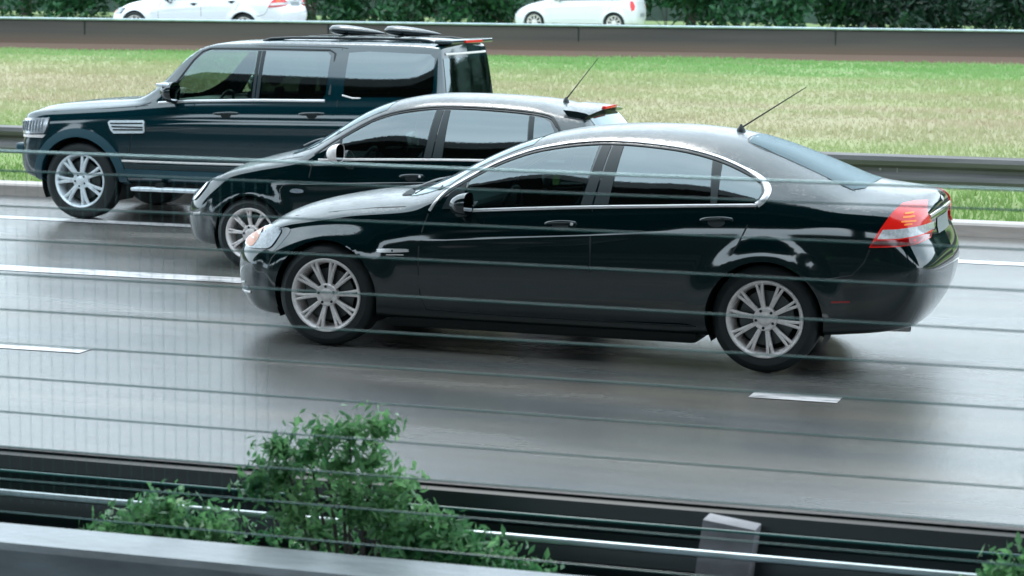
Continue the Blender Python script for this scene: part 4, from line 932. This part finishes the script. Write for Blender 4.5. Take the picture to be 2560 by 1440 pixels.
# ------------------------------------------------------------------ ground materials
def road_mat():
    m, nt, out = newmat('wet_asphalt'); L = nt.links; p = nd(nt, 'ShaderNodeBsdfPrincipled')
    v = coords(nt)
    fine = noise(nt, v, 70, 3, .75)
    vs = coords(nt, (.08, .8, 1)); tracks = noise(nt, vs, 1.3, 5, .6)
    vl = coords(nt, (.20, 1.05, 1)); films = noise(nt, vl, 2.0, 5, .55, .5)
    vb = coords(nt, (.16, .5, 1)); pat = noise(nt, vb, 1.1, 3, .5)
    c = mix(nt, fine, (.016, .026, .031), (.125, .132, .135)); c = mix(nt, ramp(nt, tracks, [(.35, 0.), (.75, .8)]), c, (.19, .158, .125))
    L.new(c, p.inputs['Base Color'])
    a = nd(nt, 'ShaderNodeMath', operation='MULTIPLY'); L.new(films, a.inputs[0]); a.inputs[1].default_value = .5
    b = nd(nt, 'ShaderNodeMath', operation='MULTIPLY_ADD'); L.new(pat, b.inputs[0]); b.inputs[1].default_value = .5; L.new(a.outputs[0], b.inputs[2])
    r = ramp(nt, b.outputs[0], [(.38, .07), (.50, .16), (.64, .38)]); L.new(r, p.inputs['Roughness'])
    s = ramp(nt, b.outputs[0], [(.36, .90), (.62, .58)]); L.new(s, p.inputs['Specular IOR Level'])
    p.inputs['IOR'].default_value = 1.5
    hb = mix(nt, .5, films, fine)
    n1 = nd(nt, 'ShaderNodeBump'); n1.inputs['Strength'].default_value = .6; n1.inputs['Distance'].default_value = .005; L.new(fine, n1.inputs['Height'])
    n2 = nd(nt, 'ShaderNodeBump'); n2.inputs['Strength'].default_value = .10; n2.inputs['Distance'].default_value = .01; L.new(films, n2.inputs['Height']); L.new(n1.outputs[0], n2.inputs['Normal'])
    L.new(n2.outputs[0], p.inputs['Normal']); L.new(p.outputs[0], out.inputs[0]); return m
def line_mat():
    m, nt, out = newmat('road_paint'); L = nt.links; p = nd(nt, 'ShaderNodeBsdfPrincipled')
    v = coords(nt, (.35, 2.2, 1)); n = noise(nt, v, 9, 7, .8); L.new(ramp(nt, n, [(.40, (.12, .115, .115)), (.47, (.50, .48, .48)), (.58, (.76, .72, .72))]), p.inputs['Base Color'])
    p.inputs['Roughness'].default_value = .3; L.new(p.outputs[0], out.inputs[0]); return m
def grass_mat(name, soil=False):
    m, nt, out = newmat(name); L = nt.links; p = nd(nt, 'ShaderNodeBsdfPrincipled')
    v = coords(nt, (.035, .42, .42)); b = noise(nt, v, 1.6, 4, .55)
    v2 = coords(nt, (.25, 1, 1)); n2 = noise(nt, v2, 1.3, 5, .6)
    t0 = nd(nt, 'ShaderNodeTexCoord'); sp = nd(nt, 'ShaderNodeSeparateXYZ'); L.new(t0.outputs['Object'], sp.inputs[0])
    yy = nd(nt, 'ShaderNodeMath', operation='MULTIPLY_ADD'); L.new(b, yy.inputs[0]); yy.inputs[1].default_value = 15; L.new(sp.outputs['Y'], yy.inputs[2])
    mr = nd(nt, 'ShaderNodeMapRange'); mr.inputs['From Min'].default_value = 14; mr.inputs['From Max'].default_value = 44; L.new(yy.outputs[0], mr.inputs['Value'])
    c = ramp(nt, mr.outputs[0], [(.02, (.16, .30, .07)), (.22, (.22, .36, .10)), (.36, (.36, .40, .19)), (.5, (.47, .40, .27)), (.64, (.38, .40, .20)), (.76, (.20, .38, .12)), (.95, (.17, .33, .10))])
    c = mix(nt, ramp(nt, n2, [(.4, 0.), (.7, .5)]), c, (.40, .41, .25))
    if soil: c = mix(nt, .45, c, (.16, .13, .07))
    L.new(c, p.inputs['Base Color']); p.inputs['Roughness'].default_value = .85; p.inputs['Specular IOR Level'].default_value = .15
    if not soil:
        t = nd(nt, 'ShaderNodeBsdfTranslucent'); L.new(c, t.inputs[0]); mx = nd(nt, 'ShaderNodeMixShader'); mx.inputs[0].default_value = .35
        L.new(p.outputs[0], mx.inputs[1]); L.new(t.outputs[0], mx.inputs[2]); L.new(mx.outputs[0], out.inputs[0])
    else: L.new(p.outputs[0], out.inputs[0])
    return m
def leaf_mat(name, a, b):
    m, nt, out = newmat(name); L = nt.links; p = nd(nt, 'ShaderNodeBsdfPrincipled'); v = coords(nt); n = noise(nt, v, 3.5, 3, .6)
    oi = nd(nt, 'ShaderNodeNewGeometry'); c = mix(nt, ramp(nt, n, [(.35, 0.), (.65, 1.)]), a, b)
    c = mix(nt, oi.outputs['Random Per Island'], mix(nt, 1., c, (.35, .42, .45), 'MULTIPLY'), c); L.new(c, p.inputs['Base Color'])
    p.inputs['Roughness'].default_value = .35
    t = nd(nt, 'ShaderNodeBsdfTranslucent'); L.new(c, t.inputs[0]); mx = nd(nt, 'ShaderNodeMixShader'); mx.inputs[0].default_value = .4
    L.new(p.outputs[0], mx.inputs[1]); L.new(t.outputs[0], mx.inputs[2]); L.new(mx.outputs[0], out.inputs[0]); return m
M['road'] = road_mat(); M['line'] = line_mat(); M['grass'] = grass_mat('median_grass'); M['soil'] = grass_mat('lawn_ground', True)
M['leaf'] = leaf_mat('bush_leaves', (.07, .30, .10), (.42, .74, .32)); M['leafdark'] = leaf_mat('dark_leaves', (.008, .035, .018), (.02, .075, .035)); M['leafmid'] = leaf_mat('hedge_leaves', (.03, .13, .05), (.07, .22, .09))
M['bark'] = pbr('bark', (.06, .05, .04), .8, var=(8, .4), bmp=(20, .5, .02))
M['kerb'] = pbr('kerb_concrete', (.36, .31, .28), .45, var=(3, .35, (.3, 2, 2)), bmp=(60, .3, .004))
M['galv'] = pbr('galvanised_steel', (.30, .29, .29), .42, .6, var=(2.5, .25, (.3, 2, 4)), bmp=(40, .15, .003))
M['darkgalv'] = pbr('weathered_steel', (.010, .020, .021), .4, .0, var=(3, .4, (.3, 2, 2)))
M['earth'] = pbr('wet_earth', (.018, .022, .018), .5, var=(2, .5), bmp=(12, .6, .03)); M['asph2'] = pbr('dark_paving', (.03, .035, .036), .35, var=(3, .3), bmp=(60, .3, .004))
M['viaduct'] = pbr('sooty_concrete', (.018, .022, .023), .75, var=(1.2, .35), bmp=(8, .3, .02))  # near-black concrete with mottled tone, for deck, beams and piers
M['pipe'] = pbr('bright_rail', (.42, .50, .52), .3, .7, var=(5, .2))
M['postgrey'] = pbr('grey_post', (.27, .25, .265), .55, var=(6, .25), bmp=(60, .3, .003))
M['wire'] = pbr('coated_wire', (.02, .17, .155), .3, .0, coat=.3)
M['topwire'] = pbr('top_wire', (.75, .98, .96), .35, .5)
M['parapet'] = pbr('parapet_concrete', (.28, .31, .33), .35, var=(4, .35, (.5, 2, 2)), bmp=(30, .4, .006))
def wall_mat():
    m, nt, out = newmat('stained_concrete'); L = nt.links; p = nd(nt, 'ShaderNodeBsdfPrincipled')
    v = coords(nt, (.08, 1, 1.5)); n = noise(nt, v, 1.3, 5, .6); sep = nd(nt, 'ShaderNodeSeparateXYZ'); t = nd(nt, 'ShaderNodeTexCoord'); L.new(t.outputs['Object'], sep.inputs[0])
    c = ramp(nt, n, [(.3, (.035, .030, .030)), (.6, (.075, .060, .052))])
    h = nd(nt, 'ShaderNodeMapRange'); h.inputs['From Min'].default_value = .55; h.inputs['From Max'].default_value = .05; L.new(sep.outputs['Z'], h.inputs['Value'])
    c = mix(nt, h.outputs[0], c, (.20, .105, .065)); L.new(c, p.inputs['Base Color']); p.inputs['Roughness'].default_value = .6
    L.new(p.outputs[0], out.inputs[0]); return m
M['stained'] = wall_mat()

def sheet(name, x0, x1, y0, y1, z, mat, kind='structure', nx=1, ny=1, zf=None):
    V = []; F = []
    for j in range(ny + 1):
        for i in range(nx + 1):
            x = x0 + (x1 - x0) * i / nx; y = y0 + (y1 - y0) * j / ny; V.append((x, y, z + (zf(x, y) if zf else 0)))
    for j in range(ny):
        for i in range(nx): a = j * (nx + 1) + i; F.append((a, a + 1, a + nx + 2, a + nx + 1))
    o = mesh(name, V, F, mat); 
    if kind: o['kind'] = kind
    return o
YW = -7.75      # parapet far face
KY = 7.55       # median kerb
BX0, BY0, BX1, BY1 = -20.8, 30.6, 1.25, 34.75   # far barrier line (it closes on the road slowly)
def by(x): return BY0 + (x - BX0) * (BY1 - BY0) / (BX1 - BX0)
def hz(x, y):   # median terrain
    t = max(0., min(1., (y - 12) / (by(x) - 12))); return .02 + .74 * t * t * (3 - 2 * t)
g = sheet('ground', -900, 900, -700, 1400, -.35, M['soil'])
sheet('road', -300, 300, -6.5, KY, 0, M['road'])
def strip_prof(name, prof, x0, x1, mat, kind=None, n=1):
    V = []; F = []; k = len(prof)
    for i in range(n + 1):
        x = x0 + (x1 - x0) * i / n; V += [(x, y, z) for y, z in prof]
        if i: b = (i - 1) * k; F += [(b + j, b + j + 1, b + k + j + 1, b + k + j) for j in range(k - 1)]
    o = mesh(name, V, F, mat, None, True, 30)
    if kind: o['kind'] = kind
    return o
strip_prof('kerb', [(KY, -.02), (KY, .11), (KY + .02, .13), (KY + .30, .135), (KY + .32, .12), (KY + .34, -.02)], -300, 300, M['kerb'], 'structure')
for nm, y, wd, segs in (('edge_line', 5.46, .24, [(-300, 300)]), ('lane_line', 1.90, .30, [(-16.0, .9), (2.4, 3.4), (16, 24), (-40, -28)]), ('lane_line', -1.66, .19, [(-9.6, -1.35), (3.0, 3.52), (12, 18), (-30, -20)])):
    mb = MB()
    for a, b in segs: mb.add([(a, y - wd / 2, .004), (b, y - wd / 2, .004), (b, y + wd / 2, .004), (a, y + wd / 2, .004)], [(0, 1, 2, 3)])
    o = mb.build(nm, M['line']); o['kind'] = 'structure'
lawn = sheet('lawn', -140, 90, KY + .34, 34, .05, M['soil'], 'structure', 120, 60, lambda x, y: hz(x, y) + .02 * math.sin(x * 1.7 + y) * math.sin(y * 1.3))
sheet('far_road', -300, 200, 35.2, 45, .93, M['road'], 'structure')
# grass blades: one mass
def grass(name, n, xr, yr, mat, h0, h1, zf, dens=None, label=None):
    x = rng.uniform(*xr, n); y = rng.uniform(*yr, n); z = np.array([zf(a, b) for a, b in zip(x, y)])
    h = rng.uniform(h0, h1, n) * (1 + .6 * np.sin(x * .8 + np.sin(y * 2.1)) * .5); a = rng.uniform(0, PI, n); wd = rng.uniform(.006, .016, n) * (1 + (y - yr[0]) * .03); lx = rng.normal(0, .35, n) * h; ly = rng.normal(0, .35, n) * h
    c, s = np.cos(a) * wd, np.sin(a) * wd
    V = np.stack([np.stack([x - c, y - s, z], 1), np.stack([x + c, y + s, z], 1), np.stack([x + lx, y + ly, z + h], 1)], 1).reshape(-1, 3)
    me = bpy.data.meshes.new(name); me.vertices.add(3 * n); me.vertices.foreach_set('co', V.reshape(-1)); me.loops.add(3 * n); me.loops.foreach_set('vertex_index', np.arange(3 * n))
    me.polygons.add(n); me.polygons.foreach_set('loop_start', np.arange(0, 3 * n, 3)); me.update(); me.validate()
    o = link(name, me, None, mat, False); return tag(o, label, 'grass', kind='stuff')
GR = []
grass('grass', 260000, (-34, 16), (KY + .36, 33.5), M['grass'], .03, .09, lambda x, y: .05 + hz(x, y), label='green and straw coloured wet grass on the median behind the crash barrier')

# ------------------------------------------------------------------ barriers
def wbeam(name, y, z0, z1, x0, x1, mat, face, posts, label, post_mat, group=None, line=None, base_z=0.):
    g = empty(name, (0, y, 0)); h = z1 - z0; d = .045 * face
    prof = [(0, z0), (d, z0 + .06 * h), (d * 1.3, z0 + .2 * h), (d, z0 + .34 * h), (0, z0 + .44 * h), (0, z0 + .56 * h), (d, z0 + .66 * h), (d * 1.3, z0 + .8 * h), (d, z0 + .94 * h), (0, z1), (-.012 * face, z1 + .004), (-.02 * face, z1 - .004)]
    o = strip_prof('rail', prof, x0, x1, mat); o.parent = g
    for x in posts:
        mb = MB(); mb.box((x, -.10 * face, (z1 - .03 + base_z) / 2), (.075, .14, z1 - .03 - base_z)); p = mb.build('post', post_mat, g); bevel(p, .01)
        mb = MB(); mb.box((x + .18, -.002 * face + .004 * face, (z0 + z1) / 2), (.012, .012, h * .96)); mb.build('splice', post_mat, g)
        mb = MB(); mb.lathe([(0, .016), (.012 * face, .014), (.016 * face, 0)], 10, 'y', (x, d * .0 + .003 * face, (z0 + z1) / 2)); mb.build('bolt', M['galv'], g)
    return tag(g, label, 'crash barrier')
M['duller'] = pbr('dull_steel', (.13, .125, .125), .5, .3, var=(2.0, .45, (.25, 3, 6)), bmp=(40, .15, .003))
wbeam('crash_barrier', 9.9, .27, .60, -120, 90, M['duller'], -1, [x for x in np.arange(-38, 14, 4.)], 'grey steel crash barrier running along the grass median behind the cars', M['galv'])
# far barrier
fb = empty('concrete_barrier', (BX0, BY0, .65)); ang = math.atan2(BY1 - BY0, BX1 - BX0); fb.rotation_euler = (0, 0, ang)
o = strip_prof('barrier_wall', [(-.28, -.5), (-.26, .08), (-.10, .30), (-.07, .80), (-.05, .82), (.05, .82), (.10, .3), (.26, -.5)], -140, 130, M['stained'], n=30); o.parent = fb
o = strip_prof('barrier_coping', [(-.11, .822), (-.12, .85), (-.11, .87), (.11, .87), (.12, .85), (.11, .822)], -140, 130, M['pipe']); o.parent = fb
for k in range(-5, 9):
    mb = MB(); mb.box((k * 5.5 + 2, -.078, .46), (.03, .02, .74)); mb.build('joint', M['rubber'], fb)
tag(fb, 'dark stained concrete barrier with a pale coping at the far edge of the grass', 'barrier')

# near roadside: dark steel barrier seen from behind, rail pipe, parapet, wire fence
YG = -6.75
g = empty('roadside_barrier', (0, YG, 0))
strip_prof('rail', [(0.0, .525), (-.005, .52), (-.04, .505), (-.055, .455), (-.04, .405), (0, .385), (0, .355), (-.04, .335), (-.055, .285), (-.04, .235), (0, .215), (0, .19), (-.03, .18), (-.03, -.1)], -120, 90, M['darkgalv']).parent = g
strip_prof('rail_lip', [(.014, .524), (-.006, .532), (-.016, .524)], -120, 90, M['galv']).parent = g  # paler strip stands for light caught along the beam's top edge
for x in np.arange(-20.05, 14, 4.):
    xx = x + .02; mb = MB(); mb.box((xx, -.16, .19), (.19, .11, .64), Matrix.Rotation(R(7), 3, 'Y')); p = mb.build('post', M['postgrey'], g); bevel(p, .006)
tag(g, 'dark steel roadside barrier with grey posts between the wet road and the wire fence', 'crash barrier')
g = empty('pipe_rail', (0, -7.25, 0))
mb = MB(); mb.tube([(-90, 0, .47), (70, 0, .47)], .013, 12); mb.build('pipe', M['pipe'], g)
mb = MB(); mb.tube([(-90, .1, .53), (70, .1, .53)], .005, 8); mb.build('cable', M['wire'], g)
for x in np.arange(-22, 14, 4.):
    mb = MB(); mb.tube([(x + .1, -.03, -.3), (x + .1, -.02, .465)], .014, 8); mb.build('stanchion', M['darkgalv'], g)
tag(g, 'thin bright metal pipe rail with a green cable above the bottom of the fence', 'rail')
pw = empty('parapet', (0, YW, 0))
strip_prof('parapet_wall', [(-.26, -.4), (-.26, .47), (-.24, .49), (-.03, .50), (-.01, .48), (0.0, -.4)], -120, 90, M['parapet'], n=8).parent = pw
tag(pw, 'low pale concrete parapet at the foot of the wire fence', 'wall')
sheet('pavement', -200, 200, -12.0, YW - .3, .12, M['asph2'])
sheet('verge', -300, 300, YW, -6.5, -.05, M['earth'])
sheet('bank', -300, 300, -60, -12.0, .10, M['earth'])
# wire mesh fence
YF = -8.62
wf = empty('wire_fence', (0, YF, 0))
ztop = 1.862
zs = [ztop, ztop - .055] + [ztop - .055 - .1045 * k for k in range(1, 11)]
for k, z in enumerate(zs):
    mb = MB(); P = [(x, .004 * math.sin(x * 1.1 + k), z + .0022 * math.sin(x * .9 + k * 1.7)) for x in np.arange(-30, 22, .5)]
    mb.tube(P, .0038 if k == 0 else .0026, 8); mb.build('wire', M['topwire'] if k == 0 else M['wire'], wf)
mb = MB()
for x in np.arange(-9., 3.02, .037): mb.tube([(x, .003, .80), (x, .003, ztop - .05)], .0005, 4, False)
vw = mb.build('vertical_wires', M['wire'], wf); vw['kind'] = 'stuff'
fp = []
for x in (-14, -9.5, 7.6, 12.):
    mb = MB(); mb.tube([(x, -.05, -.3), (x, -.05, 1.93)], .03, 14); mb.lathe([(1.93, .034), (1.945, .02), (1.95, 0)], 14, 'z', (x, -.05, 0)); mb.build('fence_post', M['wire'], wf)
tag(wf, 'fence of thin green horizontal wires strung in front of the whole road', 'wire fence')

# ------------------------------------------------------------------ plants
def leaves(n, centres, radii, size, squash=.8, soft=None):
    V = []; F = []
    for i in range(n):
        k = rng.integers(len(centres)); c = np.array(centres[k]); r = radii[k]; d = rng.normal(0, 1, 3); d /= np.linalg.norm(d); p = c + d * r * (rng.random() ** .4 if soft is None else min(1.3, abs(rng.normal(0, soft)))) * np.array([1.0, 1., squash])
        u = rng.normal(0, 1, 3); u /= np.linalg.norm(u); w_ = np.cross(u, rng.normal(0, 1, 3)); w_ /= np.linalg.norm(w_); s = size * rng.uniform(.6, 1.3); b = len(V)
        nrm = np.cross(u, w_)
        V += [p - u * s, p + w_ * s * .42 - nrm * s * .1, p + u * s, p - w_ * s * .42 - nrm * s * .1]; F.append((b, b + 1, b + 2, b + 3))
    return V, F
def bush(name, x, y, z, spec, n, size, mat, label, cat='bush', group=None, stems=6, soft=None):
    g = empty(name, (x, y, z)); C = [s[:3] for s in spec]; Rr = [s[3] for s in spec]
    V, F = leaves(n, C, Rr, size, soft=soft); mesh('foliage', V, F, mat, g, False)
    mb = MB()
    for i in range(stems):
        c = C[i % len(C)]; mb.tube([(rng.uniform(-.05, .05), 0, 0), (c[0] * .5, c[1] * .5, c[2] * .55), tuple(c)], [.012, .008, .003], 6)
    mb.build('stem', M['bark'], g); return tag(g, label, cat, group)
def tree(x, y, z, h, cr, n, size, mat, label, group='trees beyond the far carriageway', name='tree'):
    g = empty(name, (x, y, z)); C = []; Rr = []
    for k in range(11):
        a = rng.uniform(0, 2 * PI); q = rng.uniform(.1, .75) * cr; C.append((q * math.cos(a), q * math.sin(a), h * rng.uniform(.25, .9))); Rr.append(cr * rng.uniform(.3, .55))
    V, F = leaves(n, C, Rr, size); mesh('crown', V, F, mat, g, False)
    mb = MB(); mb.tube([(0, 0, -.2), (.05 * h * .2, 0, h * .3), (0, .1, h * .75)], [.035 * h, .026 * h, .008 * h], 10)
    for k in range(6): c = C[k]; mb.tube([(0, 0, h * (.2 + .06 * k)), (c[0] * .5, c[1] * .5, (h * .3 + c[2]) / 2), c], [.014 * h, .009 * h, .003 * h], 6)
    mb.build('trunk', M['bark'], g); return tag(g, label, 'tree', group)

# ------------------------------------------------------------------ build
root, sh, S = sedan(); root.name = 'saloon_car'
tag(root, 'nearest black saloon car with chrome window surround and red and white tail light', 'car')
r, _ = hatchback((-2.0825, 3.3189, 0), M['black'])
tag(r, 'black hatchback with roof spoiler and aerial, between the saloon and the tall off-roader', 'car')
r, _ = offroader((-5.3144, 6.5321, 0))
tag(r, 'tall boxy dark teal off-road car with roof rails and big bright wheels', 'car')
M['whitetrim'] = M['white']
r, _ = hatchback((-14.5, 51.5, .95), M['white'], False, aerial=False); r.name = 'distant_hatchback'
tag(r, 'small white car far away by the dark trees beyond the barrier', 'car')
shirt2 = pbr('shirt', (.18, .20, .22), .8); shirt3 = pbr('shirt', (.05, .035, .03), .8)
driver((0, -.37, 0), .42, 1.09, 'person in a dark blue shirt driving the nearest black saloon', M['cloth'])
driver((-2.0825, 3.3189 - .37, 0), .40, .87, 'person in a pale shirt driving the black hatchback', shirt2)
driver((-5.3144, 6.5321 - .37, 0), .66, 1.34, 'person in a dark brown shirt driving the boxy off-road car', shirt3)
# white estate behind the barrier
def white_saloon(loc):
    global M
    keep = M['black']; M['black'] = M['white']; r, s, S = sedan(False); M['black'] = keep; r.location = loc; return r
r = white_saloon((-20.2, 36.9, .93)); r.name = 'white_saloon'
tag(r, 'long white car passing left behind the dark barrier at the top of the picture', 'car')

# planting
M['hillgreen'] = pbr('wooded_slope', (.012, .035, .02), 1., var=(.6, .6), spec=0)
HB = 62.
sheet('far_lawn', -300, 250, 45, 140, .96, M['soil'])
for i in range(17):
    x = -62 + 5.6 * i; k = i % 3
    dark = x > -9; 
    tree(x + rng.uniform(-1, 1), HB + rng.uniform(-3, 5), .9, rng.uniform(5.5, 7.5), rng.uniform(3.2, 4.0), 2200, .30, M['leafdark'] if dark else M['leafmid'], 'dark dense evergreen tree beyond the far carriageway' if dark else 'mid green bushy tree beyond the far carriageway', group='dark trees in the distance' if dark else 'green trees in the distance')
for i in range(30):
    x = -52 + 2.5 * i; sp = [(rng.uniform(-2.0, 2.0), rng.uniform(-.6, .6), rng.uniform(.2, 2.4), rng.uniform(.6, 1.0)) for _ in range(14)]
    bush('shrub', x, 57 + rng.uniform(-1, 1), .95, sp, 2200, .15, M['leafdark'] if x > -7 else M['leafmid'], 'low dark shrub on the far verge' if x > -7 else 'low green shrub on the far verge', 'shrub', 'dark shrubs on the far verge' if x > -7 else 'green shrubs on the far verge')
sp = [(.0, 0, .84, .11), (-.10, 0, .82, .10), (.10, .0, .86, .08), (-.26, 0, .76, .09), (-.15, 0, .74, .11), (-.25, 0, .68, .12), (-.03, 0, .72, .11), (.08, 0, .74, .09), (.18, 0, .66, .09), (.0, 0, .62, .12), (.12, 0, .60, .10)]
for k in range(44):
    u = rng.uniform(-1, 1); sp.append((-.16 + .80 * u, rng.uniform(-.08, .06), .30 + (.36 * (1 - abs(u) ** 1.6)) * rng.uniform(.3, 1.) + .06, rng.uniform(.05, .12)))
bush('leafy_bush', 2.78, -7.45, 0, sp, 11000, .021, M['leaf'], 'bright green leafy bush growing through the roadside barrier', 'bush', stems=20, soft=.75)
sp = [(-.12, 0, .42, .10), (-.02, 0, .52, .11), (.1, 0, .56, .11), (.2, .0, .50, .1), (0, 0, .35, .14), (.3, 0, .4, .12)]
bush('leafy_bush', 5.02, -7.45, 0, sp, 2200, .024, M['leaf'], 'small green bush low against the barrier beside the grey post, right', 'bush', stems=6, soft=.7)
sp = [(rng.uniform(-2.2, 1.2), rng.uniform(-.05, .1), rng.uniform(.1, .36), rng.uniform(.08, .15)) for _ in range(26)]
V, F = leaves(4200, [s[:3] for s in sp], [s[3] for s in sp], .022); o = mesh('undergrowth', V, F, M['leaf'], None, False); o.location = (2.0, -7.45, .05); tag(o, 'low green weeds along the parapet under the barrier', 'weeds', kind='stuff')
# elevated roadway above the camera: the dark shape the wet paint and glass mirror
vd = empty('viaduct', (0, -5.7, 0))
V = []; F = []
vd.location = (0, -5.0, 0)
strip_prof('deck', [(0, 8.75), (0, 9.9), (-.25, 9.9), (-.25, 9.1), (-17, 9.1), (-17, 8.5), (-14.5, 8.3), (-2.8, 8.3), (-2.2, 8.62), (0, 8.70), (0, 8.75)], -180, 180, M['viaduct'], n=20).parent = vd
strip_prof('beam', [(-4.2, 8.3), (-4.2, 7.3), (-5.2, 7.3), (-5.2, 8.3)], -180, 180, M['viaduct'], n=8).parent = vd
strip_prof('beam', [(-11.2, 8.3), (-11.2, 7.3), (-12.2, 7.3), (-12.2, 8.3)], -180, 180, M['viaduct'], n=8).parent = vd
for x in np.arange(-86, 90, 22.):
    mb = MB(); mb.box((x + 3, -8.2 - 3.5, 3.7), (1.6, 1.2, 7.4)); mb.box((x + 3, -8.2, 7.0), (1.5, 9.5, 1.0)); bevel(mb.build('pier', M['viaduct'], vd), .08)
tag(vd, 'elevated concrete roadway on piers running above the near roadside', 'viaduct')
nb = empty('noise_wall', (0, -25, 0))  # unseen wall added behind the camera; its top narrows the mirrored sky strip
mb = MB(); mb.box((0, -.1, 3.2), (240, .2, 6.8)); mb.build('wall_panel', M['earth'], nb)
for x in np.arange(-90, 90, 6.): mb = MB(); mb.box((x, .06, 3.3), (.25, .12, 6.9)); mb.build('post', M['viaduct'], nb)
tag(nb, 'long dark roadside wall behind the viaduct piers', 'wall')
sheet('hill', -200, 200, -60, -28, .1, M['earth'], zf=lambda x, y: (-28 - y) * .28, ny=4)  # unseen slope added behind the wall to bound the reflected sky

sheet('far_hill', -400, 300, 74, 200, .9, M['hillgreen'], zf=lambda x, y: min(7.5, (y - 74) * .9), ny=12, nx=8)
